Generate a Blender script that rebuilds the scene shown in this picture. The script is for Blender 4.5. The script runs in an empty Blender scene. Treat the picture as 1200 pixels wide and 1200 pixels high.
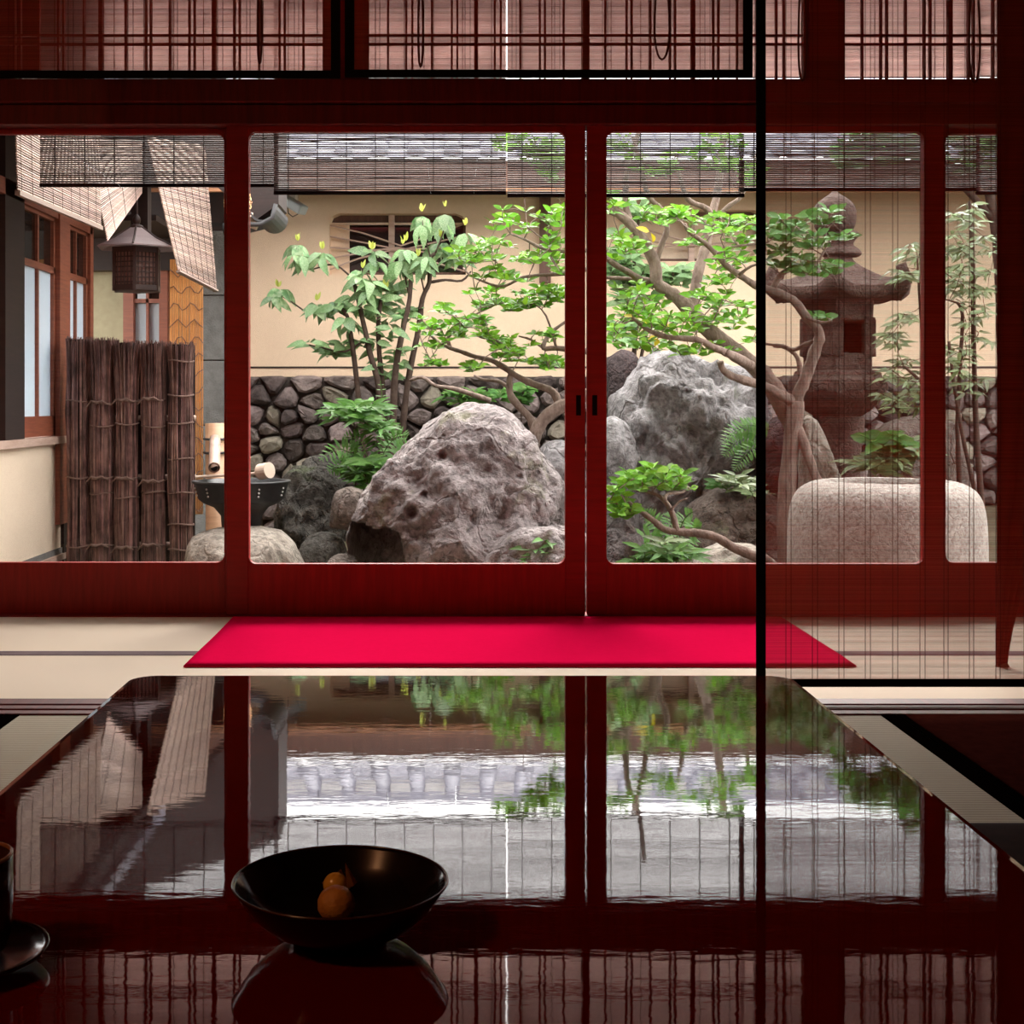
import bpy, math, random
from mathutils import Vector, Matrix, noise
random.seed(7)
R = math.radians
scene = bpy.context.scene

# ------------------------------------------------------------------ camera, sky, exposure
F = 1640.0            # focal length in pixels of the 1200 px frame
VX, VY = 530.0, 472.0 # vanishing point of the depth axis
EYE = 0.75
cam = bpy.data.cameras.new('camera')
cam.sensor_width = 36.0
cam.lens = F / 1200.0 * 36.0
cam.shift_x = (600.0 - VX) / 1200.0
cam.shift_y = -(600.0 - VY) / 1200.0
cam.clip_start = 0.02
cam_o = bpy.data.objects.new('camera', cam)
scene.collection.objects.link(cam_o)
cam_o.location = (0, 0, EYE)
cam_o.rotation_euler = (R(90), 0, 0)
scene.camera = cam_o

world = bpy.data.worlds.new('overcast_sky')
scene.world = world
world.use_nodes = True
wn = world.node_tree
wn.nodes.clear()
w_out = wn.nodes.new('ShaderNodeOutputWorld')
w_bg = wn.nodes.new('ShaderNodeBackground')
w_bg.inputs['Color'].default_value = (1.0, 0.97, 0.95, 1)
w_bg.inputs['Strength'].default_value = 5.6
wn.links.new(w_bg.outputs[0], w_out.inputs[0])
sun = bpy.data.lights.new('veiled_sun', 'SUN')
sun.energy = 8.0; sun.angle = R(40); sun.color = (1.0, 0.95, 0.88)
sun_o = bpy.data.objects.new('veiled_sun', sun); scene.collection.objects.link(sun_o)
sun_o.location = (2, 9, 9)
sun_o.rotation_euler = (R(-45), 0, R(-6))      # high over the far roof, shining into the veranda
vs = scene.view_settings
vs.view_transform = 'Standard'
vs.look = 'None'
vs.exposure = 0.42
vs.gamma = 1.0
vs.use_curve_mapping = False
scene.cycles.max_bounces = 10
scene.cycles.diffuse_bounces = 5
scene.cycles.glossy_bounces = 4
scene.cycles.transmission_bounces = 6
scene.cycles.transparent_max_bounces = 16
scene.cycles.sample_clamp_indirect = 6.0
scene.cycles.use_denoising = True

# ------------------------------------------------------------------ helpers
C = scene.collection
def P(px, py, d):
    return Vector(((px - VX) / F * d, d, EYE - (py - VY) / F * d))
def XP(px, d): return (px - VX) / F * d
def ZP(py, d): return EYE - (py - VY) / F * d

class MB:
    def __init__(s): s.v = []; s.f = []
    def add(s, vs, fs):
        o = len(s.v)
        s.v += [tuple(v) for v in vs]
        s.f += [tuple(i + o for i in f) for f in fs]
    def box(s, x0, x1, y0, y1, z0, z1):
        s.add([(x0,y0,z0),(x1,y0,z0),(x1,y1,z0),(x0,y1,z0),(x0,y0,z1),(x1,y0,z1),(x1,y1,z1),(x0,y1,z1)],
              [(0,3,2,1),(4,5,6,7),(0,1,5,4),(1,2,6,5),(2,3,7,6),(3,0,4,7)])
        return s
    def beam(s, a, b, w, h, up=Vector((0,0,1))):
        a = Vector(a); b = Vector(b); t = (b - a).normalized()
        u = t.cross(up)
        if u.length < 1e-4: u = t.cross(Vector((0,1,0)))
        u.normalize(); n = u.cross(t).normalized()
        vs = []
        for p in (a, b):
            for su, sn in ((-1,-1),(1,-1),(1,1),(-1,1)):
                vs.append(p + u*su*w/2 + n*sn*h/2)
        s.add(vs, [(0,1,2,3),(7,6,5,4),(0,4,5,1),(1,5,6,2),(2,6,7,3),(3,7,4,0)])
        return s
    def tube(s, pts, rad, n=8, cap=True, jit=0.0):
        pts = [Vector(p) for p in pts]
        m = len(pts)
        if not hasattr(rad, '__len__'): rad = [rad]*m
        vs = []; fs = []
        prev = None
        for i in range(m):
            t = (pts[min(i+1,m-1)] - pts[max(i-1,0)])
            if t.length < 1e-9: t = Vector((0,0,1))
            t.normalize()
            if prev is None:
                u = t.cross(Vector((0.31,0.23,0.92)))
                if u.length < 1e-3: u = t.cross(Vector((1,0,0)))
            else:
                u = prev - t*prev.dot(t)
                if u.length < 1e-4: u = t.cross(Vector((0.3,0.9,0.1)))
            u.normalize(); prev = u
            w = t.cross(u)
            for k in range(n):
                a = 2*math.pi*k/n
                r = rad[i]*(1 + (random.uniform(-jit,jit) if jit else 0))
                vs.append(pts[i] + (u*math.cos(a) + w*math.sin(a))*r)
        for i in range(m-1):
            for k in range(n):
                fs.append((i*n+k, i*n+(k+1)%n, (i+1)*n+(k+1)%n, (i+1)*n+k))
        if cap:
            fs.append(tuple(range(n-1,-1,-1))); fs.append(tuple((m-1)*n+k for k in range(n)))
        s.add(vs, fs)
        return s
    def lathe(s, prof, n=32, c=(0,0,0), sq=0.0, rot=0.0, closed=True):
        c = Vector(c); vs = []; fs = []
        m = len(prof)
        for r, z in prof:
            for k in range(n):
                a = 2*math.pi*k/n + rot
                vs.append((c.x + r*math.cos(a), c.y + r*math.sin(a), c.z + z))
        for i in range(m-1):
            for k in range(n):
                fs.append((i*n+k, i*n+(k+1)%n, (i+1)*n+(k+1)%n, (i+1)*n+k))
        if closed:
            fs.append(tuple(range(n-1,-1,-1))); fs.append(tuple((m-1)*n+k for k in range(n)))
        s.add(vs, fs)
        return s
    def prism(s, poly, axis_vec):
        vs = [Vector(p) for p in poly]; n = len(vs); a = Vector(axis_vec)
        s.add(vs + [p + a for p in vs], [tuple(range(n)), tuple(range(2*n-1, n-1, -1))] + [(i, i+n, (i+1)%n+n, (i+1)%n) for i in range(n)])
        return s
    def mesh(s, name, mat, smooth=False):
        me = bpy.data.meshes.new(name)
        me.from_pydata(s.v, [], s.f)
        if mat: me.materials.append(mat)
        me.update()
        if smooth: me.polygons.foreach_set('use_smooth', [True]*len(me.polygons))
        return me

def inv(parent):
    m = Matrix.Identity(4)
    if parent is not None:
        m = Matrix.Translation(-Vector(parent.get('_o', (0,0,0)))) if parent.type == 'EMPTY' else parent.matrix_basis.inverted()
    return m
def link(o, parent=None):
    C.objects.link(o)
    if parent is not None:
        o.parent = parent
        if parent.type == 'EMPTY':
            o.matrix_parent_inverse = Matrix.Translation(-parent.location)
    return o
def bevel(o, w, seg=2):
    b = o.modifiers.new('bevel', 'BEVEL'); b.width = w; b.segments = seg; b.limit_method = 'ANGLE'; b.angle_limit = R(40)
    return o
def part(name, mb, mat, parent=None, smooth=False, bev=0, kind=None, label=None):
    o = bpy.data.objects.new(name, mb.mesh(name, mat, smooth) if isinstance(mb, MB) else mb)
    link(o, parent)
    if bev: bevel(o, bev)
    if kind: o['kind'] = kind
    if label: o['label'] = label
    return o
def inst(name, me, M, parent=None):
    o = bpy.data.objects.new(name, me)
    o.matrix_basis = M
    return link(o, parent)
def tag(o, label, cat, group=None):
    o['label'] = label; o['category'] = cat
    if group: o['group'] = group
    return o
def thing(name, label, cat, loc, group=None):
    o = bpy.data.objects.new(name, None)
    o.empty_display_size = 0.05
    C.objects.link(o); o.location = loc
    return tag(o, label, cat, group)
def struct(name, mb, mat, bev=0, smooth=False):
    o = part(name, mb, mat, None, smooth, bev); o['kind'] = 'structure'
    return o
def struct_empty(name, loc):
    o = bpy.data.objects.new(name, None); C.objects.link(o); o.location = loc
    o.empty_display_size = 0.05; o['kind'] = 'structure'
    return o

# ------------------------------------------------------------------ materials
def new_mat(name):
    m = bpy.data.materials.new(name); m.use_nodes = True
    nt = m.node_tree; nt.nodes.clear()
    out = nt.nodes.new('ShaderNodeOutputMaterial')
    return m, nt, out
def nd(nt, t, **kw):
    n = nt.nodes.new(t)
    for k, v in kw.items():
        if k in n.inputs: n.inputs[k].default_value = v
        else: setattr(n, k, v)
    return n
def mat(name, col, col2=None, rough=0.6, scale=8.0, stretch=(1,1,1), bump=0.0, bscale=None, spec=0.5, detail=6.0,
        rnd=0.0, trans=0.0, metal=0.0, ior=1.5, coat=0.0, lo=0.35, hi=0.68, island=False):
    m, nt, out = new_mat(name); L = nt.links
    bs = nd(nt, 'ShaderNodeBsdfPrincipled')
    bs.inputs['Roughness'].default_value = rough
    bs.inputs['Specular IOR Level'].default_value = spec
    bs.inputs['Metallic'].default_value = metal
    bs.inputs['IOR'].default_value = ior
    bs.inputs['Coat Weight'].default_value = coat
    tc = nd(nt, 'ShaderNodeTexCoord')
    mp = nd(nt, 'ShaderNodeMapping'); mp.inputs['Scale'].default_value = stretch
    L.new(tc.outputs['Object'], mp.inputs['Vector'])
    nz = nd(nt, 'ShaderNodeTexNoise'); nz.inputs['Scale'].default_value = scale; nz.inputs['Detail'].default_value = detail
    nz.inputs['Roughness'].default_value = 0.62
    L.new(mp.outputs[0], nz.inputs['Vector'])
    c2 = col2 or tuple(x*0.72 for x in col)
    rp = nd(nt, 'ShaderNodeValToRGB')
    rp.color_ramp.elements[0].position = lo; rp.color_ramp.elements[0].color = (*c2, 1)
    rp.color_ramp.elements[1].position = hi; rp.color_ramp.elements[1].color = (*col, 1)
    L.new(nz.outputs[0], rp.inputs[0])
    cs = rp.outputs[0]
    if rnd:
        oi = nd(nt, 'ShaderNodeObjectInfo')
        src = oi.outputs['Random']
        if island:
            ge = nd(nt, 'ShaderNodeNewGeometry')
            ad = nd(nt, 'ShaderNodeMath', operation='ADD'); L.new(src, ad.inputs[0]); L.new(ge.outputs['Random Per Island'], ad.inputs[1])
            fr = nd(nt, 'ShaderNodeMath', operation='FRACT'); L.new(ad.outputs[0], fr.inputs[0]); src = fr.outputs[0]
        hs = nd(nt, 'ShaderNodeHueSaturation')
        mr = nd(nt, 'ShaderNodeMapRange'); mr.inputs['To Min'].default_value = 1-rnd; mr.inputs['To Max'].default_value = 1+rnd
        L.new(src, mr.inputs['Value']); L.new(mr.outputs[0], hs.inputs['Value'])
        mh = nd(nt, 'ShaderNodeMapRange'); mh.inputs['To Min'].default_value = 0.5-0.03*rnd; mh.inputs['To Max'].default_value = 0.5+0.03*rnd
        ml = nd(nt, 'ShaderNodeMath', operation='MULTIPLY'); ml.inputs[1].default_value = 7.31
        f2 = nd(nt, 'ShaderNodeMath', operation='FRACT')
        L.new(src, ml.inputs[0]); L.new(ml.outputs[0], f2.inputs[0]); L.new(f2.outputs[0], mh.inputs['Value']); L.new(mh.outputs[0], hs.inputs['Hue'])
        L.new(cs, hs.inputs['Color']); cs = hs.outputs[0]
    L.new(cs, bs.inputs['Base Color'])
    if bump:
        nb = nd(nt, 'ShaderNodeTexNoise'); nb.inputs['Scale'].default_value = bscale or scale*3; nb.inputs['Detail'].default_value = 8
        L.new(mp.outputs[0], nb.inputs['Vector'])
        bp = nd(nt, 'ShaderNodeBump'); bp.inputs['Strength'].default_value = bump; bp.inputs['Distance'].default_value = 0.02
        L.new(nb.outputs[0], bp.inputs['Height']); L.new(bp.outputs[0], bs.inputs['Normal'])
    sh = bs.outputs[0]
    if trans:
        tl = nd(nt, 'ShaderNodeBsdfTranslucent'); L.new(cs, tl.inputs['Color'])
        mx = nd(nt, 'ShaderNodeMixShader'); mx.inputs[0].default_value = trans
        L.new(sh, mx.inputs[1]); L.new(tl.outputs[0], mx.inputs[2]); sh = mx.outputs[0]
    L.new(sh, out.inputs['Surface'])
    return m
def rock_mat(name, light, dark, moss=None, moss_amt=0.5, pores=0.5, scale=1.0, bump=0.8, low=0.25):
    m, nt, out = new_mat(name); L = nt.links
    bs = nd(nt, 'ShaderNodeBsdfPrincipled'); bs.inputs['Roughness'].default_value = 0.9; bs.inputs['Specular IOR Level'].default_value = 0.2
    tc = nd(nt, 'ShaderNodeTexCoord')
    n1 = nd(nt, 'ShaderNodeTexNoise'); n1.inputs['Scale'].default_value = 5*scale; n1.inputs['Detail'].default_value = 12; n1.inputs['Roughness'].default_value = 0.7
    L.new(tc.outputs['Object'], n1.inputs['Vector'])
    rp = nd(nt, 'ShaderNodeValToRGB'); e = rp.color_ramp.elements
    e[0].position = low+0.1; e[0].color = (*dark, 1); e[1].position = 0.68; e[1].color = (*light, 1)
    L.new(n1.outputs[0], rp.inputs[0])
    # crevice pattern
    n2 = nd(nt, 'ShaderNodeTexNoise'); n2.inputs['Scale'].default_value = 28*scale; n2.inputs['Detail'].default_value = 10; n2.inputs['Roughness'].default_value = 0.65
    n2.inputs['Distortion'].default_value = 0.15
    L.new(tc.outputs['Object'], n2.inputs['Vector'])
    vo = nd(nt, 'ShaderNodeTexVoronoi'); vo.inputs['Scale'].default_value = 26*scale
    vo.feature = 'F1'
    L.new(tc.outputs['Object'], vo.inputs['Vector'])
    vr = nd(nt, 'ShaderNodeMapRange'); vr.inputs['From Min'].default_value = 0.08; vr.inputs['From Max'].default_value = 0.28
    L.new(vo.outputs['Distance'], vr.inputs['Value'])
    mp = nd(nt, 'ShaderNodeMapRange'); mp.inputs['From Min'].default_value = 0.5; mp.inputs['From Max'].default_value = 0.62
    L.new(n1.outputs[0], mp.inputs['Value'])   # pores only in patches
    mxp = nd(nt, 'ShaderNodeMath', operation='MAXIMUM'); L.new(vr.outputs[0], mxp.inputs[0])
    iv = nd(nt, 'ShaderNodeMath', operation='SUBTRACT'); iv.inputs[0].default_value = 1.0; L.new(mp.outputs[0], iv.inputs[1]); L.new(iv.outputs[0], mxp.inputs[1])
    sp = nd(nt, 'ShaderNodeMath', operation='MULTIPLY'); sp.inputs[1].default_value = pores; L.new(mxp.outputs[0], sp.inputs[0])
    ad = nd(nt, 'ShaderNodeMath', operation='ADD'); L.new(n2.outputs[0], ad.inputs[0]); L.new(sp.outputs[0], ad.inputs[1])
    bp = nd(nt, 'ShaderNodeBump'); bp.inputs['Strength'].default_value = bump; bp.inputs['Distance'].default_value = 0.045
    # long cracks between rock planes
    wn_ = nd(nt, 'ShaderNodeTexNoise'); wn_.inputs['Scale'].default_value = 3.5*scale; wn_.inputs['Detail'].default_value = 5
    L.new(tc.outputs['Object'], wn_.inputs['Vector'])
    vm = nd(nt, 'ShaderNodeVectorMath', operation='MULTIPLY_ADD'); vm.inputs[1].default_value = (0.35,0.35,0.35)
    L.new(wn_.outputs['Color'], vm.inputs[0]); L.new(tc.outputs['Object'], vm.inputs[2])
    vc = nd(nt, 'ShaderNodeTexVoronoi'); vc.feature = 'DISTANCE_TO_EDGE'; vc.inputs['Scale'].default_value = 3.2*scale
    L.new(vm.outputs[0], vc.inputs['Vector'])
    cr = nd(nt, 'ShaderNodeMapRange'); cr.inputs['From Min'].default_value = 0.0; cr.inputs['From Max'].default_value = 0.05
    L.new(vc.outputs['Distance'], cr.inputs['Value'])
    ac = nd(nt, 'ShaderNodeMath', operation='MULTIPLY_ADD'); ac.inputs[1].default_value = 0.5
    L.new(cr.outputs[0], ac.inputs[0]); L.new(ad.outputs[0], ac.inputs[2])
    L.new(ac.outputs[0], bp.inputs['Height']); L.new(bp.outputs[0], bs.inputs['Normal'])
    mul = nd(nt, 'ShaderNodeMix', data_type='RGBA', blend_type='MULTIPLY'); mul.inputs['Factor'].default_value = 0.75
    r2 = nd(nt, 'ShaderNodeValToRGB'); r2.color_ramp.elements[0].position = 0.36; r2.color_ramp.elements[0].color = (0.35,0.35,0.35,1); r2.color_ramp.elements[1].position = 0.56
    r2.color_ramp.elements[1].color = (1.15,1.13,1.12,1)
    L.new(n2.outputs[0], r2.inputs[0]); L.new(rp.outputs[0], mul.inputs['A']); L.new(r2.outputs[0], mul.inputs['B'])
    cs = mul.outputs['Result']
    if moss:
        n3 = nd(nt, 'ShaderNodeTexNoise'); n3.inputs['Scale'].default_value = 2.6*scale; n3.inputs['Detail'].default_value = 8; n3.inputs['Roughness'].default_value = 0.7
        mpv = nd(nt, 'ShaderNodeVectorMath', operation='ADD'); mpv.inputs[1].default_value = (3.1, 1.7, 5.2)
        L.new(tc.outputs['Object'], mpv.inputs[0]); L.new(mpv.outputs[0], n3.inputs['Vector'])
        mr = nd(nt, 'ShaderNodeMapRange'); mr.inputs['From Min'].default_value = 0.66-0.2*moss_amt; mr.inputs['From Max'].default_value = 0.8-0.2*moss_amt
        mr.inputs['To Max'].default_value = 0.85
        L.new(n3.outputs[0], mr.inputs['Value'])
        mx = nd(nt, 'ShaderNodeMix', data_type='RGBA'); L.new(mr.outputs[0], mx.inputs['Factor']); L.new(cs, mx.inputs['A']); mx.inputs['B'].default_value = (*moss, 1)
        cs = mx.outputs['Result']
    L.new(cs, bs.inputs['Base Color']); L.new(bs.outputs[0], out.inputs['Surface'])
    return m
def glass_mat(name, tint=(1,1,1), refl=1.0):
    m, nt, out = new_mat(name); L = nt.links
    tr = nd(nt, 'ShaderNodeBsdfTransparent'); tr.inputs['Color'].default_value = (*tint, 1)
    gl = nd(nt, 'ShaderNodeBsdfGlossy'); gl.inputs['Roughness'].default_value = 0.01
    fr = nd(nt, 'ShaderNodeFresnel'); fr.inputs['IOR'].default_value = 1.45
    ml = nd(nt, 'ShaderNodeMath', operation='MULTIPLY'); ml.inputs[1].default_value = refl
    L.new(fr.outputs[0], ml.inputs[0])
    mx = nd(nt, 'ShaderNodeMixShader'); L.new(ml.outputs[0], mx.inputs[0]); L.new(tr.outputs[0], mx.inputs[1]); L.new(gl.outputs[0], mx.inputs[2])
    L.new(mx.outputs[0], out.inputs['Surface'])
    return m
def lacquer_mat(name, col, ior=1.52, rough=0.02):
    m, nt, out = new_mat(name); L = nt.links
    bs = nd(nt, 'ShaderNodeBsdfPrincipled'); bs.inputs['Base Color'].default_value = (*col, 1)
    bs.inputs['IOR'].default_value = ior
    tc = nd(nt, 'ShaderNodeTexCoord'); mp = nd(nt, 'ShaderNodeMapping'); mp.inputs['Scale'].default_value = (1.0, 3.0, 1.0)
    L.new(tc.outputs['Object'], mp.inputs['Vector'])
    nz = nd(nt, 'ShaderNodeTexNoise'); nz.inputs['Scale'].default_value = 26; nz.inputs['Detail'].default_value = 3
    L.new(mp.outputs[0], nz.inputs['Vector'])
    bp = nd(nt, 'ShaderNodeBump'); bp.inputs['Strength'].default_value = 0.012; bp.inputs['Distance'].default_value = 0.004
    L.new(nz.outputs[0], bp.inputs['Height']); L.new(bp.outputs[0], bs.inputs['Normal'])
    n2 = nd(nt, 'ShaderNodeTexNoise'); n2.inputs['Scale'].default_value = 3.0
    L.new(tc.outputs['Object'], n2.inputs['Vector'])
    mr = nd(nt, 'ShaderNodeMapRange'); mr.inputs['To Min'].default_value = rough*0.6; mr.inputs['To Max'].default_value = rough*1.4
    L.new(n2.outputs[0], mr.inputs['Value']); L.new(mr.outputs[0], bs.inputs['Roughness'])
    L.new(bs.outputs[0], out.inputs['Surface'])
    return m
def tatami_mat(name, col, col2, period=0.015):
    m, nt, out = new_mat(name); L = nt.links
    bs = nd(nt, 'ShaderNodeBsdfPrincipled'); bs.inputs['Roughness'].default_value = 0.75; bs.inputs['Specular IOR Level'].default_value = 0.25
    tc = nd(nt, 'ShaderNodeTexCoord')
    wv = nd(nt, 'ShaderNodeTexWave', wave_type='BANDS', bands_direction='Y'); wv.inputs['Scale'].default_value = 2*math.pi/(20*period)
    wv.inputs['Distortion'].default_value = 0.25
    L.new(tc.outputs['Object'], wv.inputs['Vector'])
    nz = nd(nt, 'ShaderNodeTexNoise'); nz.inputs['Scale'].default_value = 60; nz.inputs['Detail'].default_value = 5
    L.new(tc.outputs['Object'], nz.inputs['Vector'])
    mx0 = nd(nt, 'ShaderNodeMath', operation='MULTIPLY_ADD'); mx0.inputs[1].default_value = 0.35
    L.new(nz.outputs[0], mx0.inputs[0]); L.new(wv.outputs['Fac'], mx0.inputs[2])
    rp = nd(nt, 'ShaderNodeValToRGB'); rp.color_ramp.elements[0].position = 0.1; rp.color_ramp.elements[0].color = (*col2,1); rp.color_ramp.elements[1].position = 0.8; rp.color_ramp.elements[1].color = (*col,1)
    L.new(mx0.outputs[0], rp.inputs[0]); L.new(rp.outputs[0], bs.inputs['Base Color'])
    bp = nd(nt, 'ShaderNodeBump'); bp.inputs['Strength'].default_value = 0.4; bp.inputs['Distance'].default_value = 0.002
    L.new(wv.outputs['Fac'], bp.inputs['Height']); L.new(bp.outputs[0], bs.inputs['Normal'])
    L.new(bs.outputs[0], out.inputs['Surface'])
    return m

M = {}
M['redwood'] = mat('dark_red_wood', (0.35,0.009,0.006), (0.25,0.006,0.004), rough=0.5, scale=6, stretch=(1,1,12), bump=0.05, spec=0.35)
M['redwood_h'] = mat('dark_red_wood_rail', (0.40,0.012,0.007), (0.28,0.007,0.004), rough=0.5, scale=6, stretch=(12,1,1), bump=0.05, spec=0.35)
M['darkbeam'] = mat('blackened_beam_wood', (0.16,0.006,0.004), (0.09,0.003,0.002), rough=0.5, scale=5, stretch=(12,1,1), spec=0.3)
M['roomwall'] = mat('dim_clay_wall', (0.16,0.045,0.03), (0.11,0.03,0.02), rough=0.9, scale=12)
M['ceilwood'] = mat('brown_ceiling_board', (0.12,0.03,0.018), (0.07,0.018,0.01), rough=0.7, scale=5, stretch=(1,14,1))
M['glass'] = glass_mat('clear_window_glass')
M['lacquer'] = lacquer_mat('red_brown_lacquer', (0.11,0.0022,0.0018))
M['blacklacquer'] = mat('black_lacquer', (0.004,0.003,0.003), rough=0.16, spec=0.5)
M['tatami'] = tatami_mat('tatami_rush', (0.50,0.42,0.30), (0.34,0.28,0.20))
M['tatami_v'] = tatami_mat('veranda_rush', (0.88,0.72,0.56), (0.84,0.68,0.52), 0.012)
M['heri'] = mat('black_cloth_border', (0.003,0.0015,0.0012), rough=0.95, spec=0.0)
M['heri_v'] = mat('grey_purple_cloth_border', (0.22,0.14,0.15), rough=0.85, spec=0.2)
M['felt'] = mat('crimson_felt', (0.95,0.006,0.085), (0.92,0.005,0.077), rough=1.0, scale=60, bump=0.15, bscale=400, spec=0.0)
M['rugdark'] = mat('dark_brown_rug', (0.05,0.010,0.007), (0.035,0.007,0.005), rough=1.0, scale=40, spec=0.0)
M['cushion'] = mat('dark_cushion_cloth', (0.03,0.009,0.007), rough=0.95, scale=30, spec=0.1)
M['blackcloth'] = mat('black_binding_cloth', (0.006,0.004,0.004), rough=0.9, spec=0.15)
M['reed_in'] = mat('red_brown_fine_reed', (0.60,0.14,0.085), (0.50,0.11,0.065), rough=0.55, scale=3, stretch=(1,1,80), trans=0.5, rnd=0.2, island=True)
M['reed_out'] = mat('weathered_reed', (0.15,0.095,0.085), (0.085,0.052,0.045), rough=0.6, scale=3, stretch=(1,1,60), trans=0.25, rnd=0.35, island=True)
M['reed_pale'] = mat('pale_straw_reed', (0.66,0.52,0.44), (0.48,0.35,0.29), rough=0.65, scale=3, stretch=(1,1,60), trans=0.25, rnd=0.35, island=True)
M['reed_up'] = mat('painted_backlit_reed', (0.88,0.74,0.71), (0.78,0.64,0.61), rough=0.65, scale=3, stretch=(1,1,60), trans=0.8, rnd=0.15, island=True)  # outer reed made paler: skylight behind the transom put into its colour
M['cord'] = mat('dark_cord', (0.16,0.025,0.016), rough=0.9)
M['string'] = mat('dark_binding_string', (0.03,0.018,0.015), rough=0.9)
M['plaster'] = mat('beige_plaster', (0.82,0.625,0.45), (0.77,0.58,0.41), rough=0.95, scale=70, bump=0.25, bscale=160, spec=0.1)
M['wingplaster'] = mat('sand_plaster', (0.84,0.70,0.54), (0.76,0.62,0.47), rough=0.95, scale=90, bump=0.3, bscale=180, spec=0.1)
M['greenwall'] = mat('olive_clay_wall', (0.42,0.38,0.25), (0.36,0.32,0.21), rough=0.95, scale=20, spec=0.1)
M['brownwood'] = mat('red_brown_window_wood', (0.30,0.09,0.045), (0.20,0.055,0.03), rough=0.5, scale=6, stretch=(1,1,14), bump=0.05)
M['blackwood'] = mat('soot_dark_wood', (0.024,0.012,0.009), (0.014,0.007,0.005), rough=0.65, scale=6, stretch=(1,1,14))
M['frosted'] = mat('frosted_window_glass', (0.72,0.80,0.85), (0.66,0.75,0.82), rough=0.35, scale=2, trans=0.3)
M['darkglass'] = mat('dark_window_glass', (0.015,0.013,0.012), rough=0.05, spec=0.8)
M['greyblock'] = mat('grey_concrete_block', (0.20,0.20,0.19), (0.14,0.14,0.13), rough=0.95, scale=14, bump=0.4, bscale=80)
M['orangereed'] = mat('orange_bamboo_reed', (0.90,0.46,0.14), (0.76,0.34,0.08), rough=0.6, scale=5, stretch=(1,1,1), rnd=0.2, trans=0.25)
M['rooftile'] = mat('silver_grey_roof_tile', (0.36,0.36,0.43), (0.24,0.24,0.30), rough=0.35, scale=10, spec=0.6, rnd=0.15)
M['mortar'] = mat('white_roof_mortar', (0.80,0.78,0.75), rough=0.9)
M['eavewood'] = mat('weathered_eave_wood', (0.16,0.08,0.055), (0.10,0.05,0.035), rough=0.7, scale=5, stretch=(8,1,1))
M['orangewood'] = mat('orange_brown_trim', (0.55,0.25,0.12), rough=0.6)
M['rubble'] = mat('rubble_wall_stone', (0.25,0.20,0.185), (0.085,0.068,0.064), rough=0.9, scale=11, bump=0.8, bscale=30, rnd=0.55, spec=0.15, detail=10)
M['rubble_pale'] = mat('pale_rubble_stone', (0.36,0.32,0.25), (0.22,0.19,0.15), rough=0.9, scale=9, bump=0.6, bscale=30, rnd=0.2, spec=0.15)
M['rubble_red'] = mat('reddish_rubble_stone', (0.36,0.14,0.10), (0.20,0.08,0.06), rough=0.9, scale=9, bump=0.6, bscale=30, spec=0.15)
M['joint'] = mat('dark_earth_joint', (0.11,0.09,0.08), (0.06,0.05,0.045), rough=1.0, scale=20, bump=0.4)
M['soil'] = mat('mossy_garden_soil', (0.13,0.11,0.075), (0.06,0.06,0.035), rough=1.0, scale=9, bump=0.8, bscale=40, spec=0.1)
M['gravel'] = mat('pale_gravel', (0.42,0.40,0.36), (0.22,0.20,0.18), rough=1.0, scale=40, bump=0.8, bscale=60, spec=0.1)
M['rock_main'] = rock_mat('grey_pink_boulder', (0.52,0.465,0.455), (0.21,0.18,0.175), (0.26,0.27,0.13), 0.42, 0.8, 1.0, 1.0)
M['rock_grey'] = rock_mat('blue_grey_boulder', (0.47,0.45,0.46), (0.21,0.20,0.20), (0.20,0.22,0.13), 0.25, 0.2, 0.9, 0.9)
M['rock_dark'] = rock_mat('dark_mossy_rock', (0.17,0.16,0.14), (0.045,0.042,0.036), (0.10,0.12,0.06), 0.5, 0.5, 1.4, 1.0)
M['rock_brown'] = rock_mat('brown_rock', (0.27,0.22,0.19), (0.11,0.09,0.075), (0.15,0.16,0.08), 0.3, 0.3, 1.3, 0.9)
M['rock_black'] = rock_mat('dark_purple_rock', (0.12,0.09,0.09), (0.045,0.035,0.035), None, 0, 0.4, 1.6, 0.8)
M['rock_flat'] = rock_mat('tan_flat_stone', (0.44,0.40,0.34), (0.25,0.215,0.18), (0.22,0.24,0.15), 0.35, 0.25, 1.2, 0.5)
M['rock_por'] = rock_mat('porous_rock', (0.32,0.29,0.28), (0.12,0.105,0.10), None, 0, 1.0, 1.5, 1.0)
M['basin'] = rock_mat('pale_carved_granite', (0.58,0.53,0.47), (0.40,0.36,0.32), None, 0, 0.2, 2.2, 0.35, low=0.2)
M['lantern'] = rock_mat('aged_lantern_granite', (0.17,0.12,0.10), (0.06,0.04,0.033), None, 0, 0.3, 1.8, 0.6)
M['water'] = mat('dark_basin_water', (0.012,0.012,0.01), rough=0.03, spec=0.7)
M['iron'] = mat('black_cast_iron', (0.025,0.027,0.03), (0.015,0.016,0.018), rough=0.4, scale=30, bump=0.1, spec=0.5)
M['dot'] = mat('pale_enamel_dot', (0.6,0.6,0.58), rough=0.5)
M['bamboo'] = mat('weathered_bamboo', (0.60,0.44,0.36), (0.46,0.32,0.25), rough=0.5, scale=5, stretch=(1,1,6), spec=0.4)
M['bamboo_tan'] = mat('fresh_tan_bamboo', (0.66,0.40,0.24), (0.52,0.30,0.17), rough=0.45, scale=5, stretch=(1,1,6))
M['ladlewood'] = mat('pale_cedar', (0.80,0.66,0.54), (0.70,0.55,0.43), rough=0.6, scale=10)
M['twig'] = mat('red_brown_brushwood', (0.30,0.165,0.14), (0.08,0.04,0.034), rough=0.75, scale=8, stretch=(2,2,1), rnd=0.5, island=True)
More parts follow.
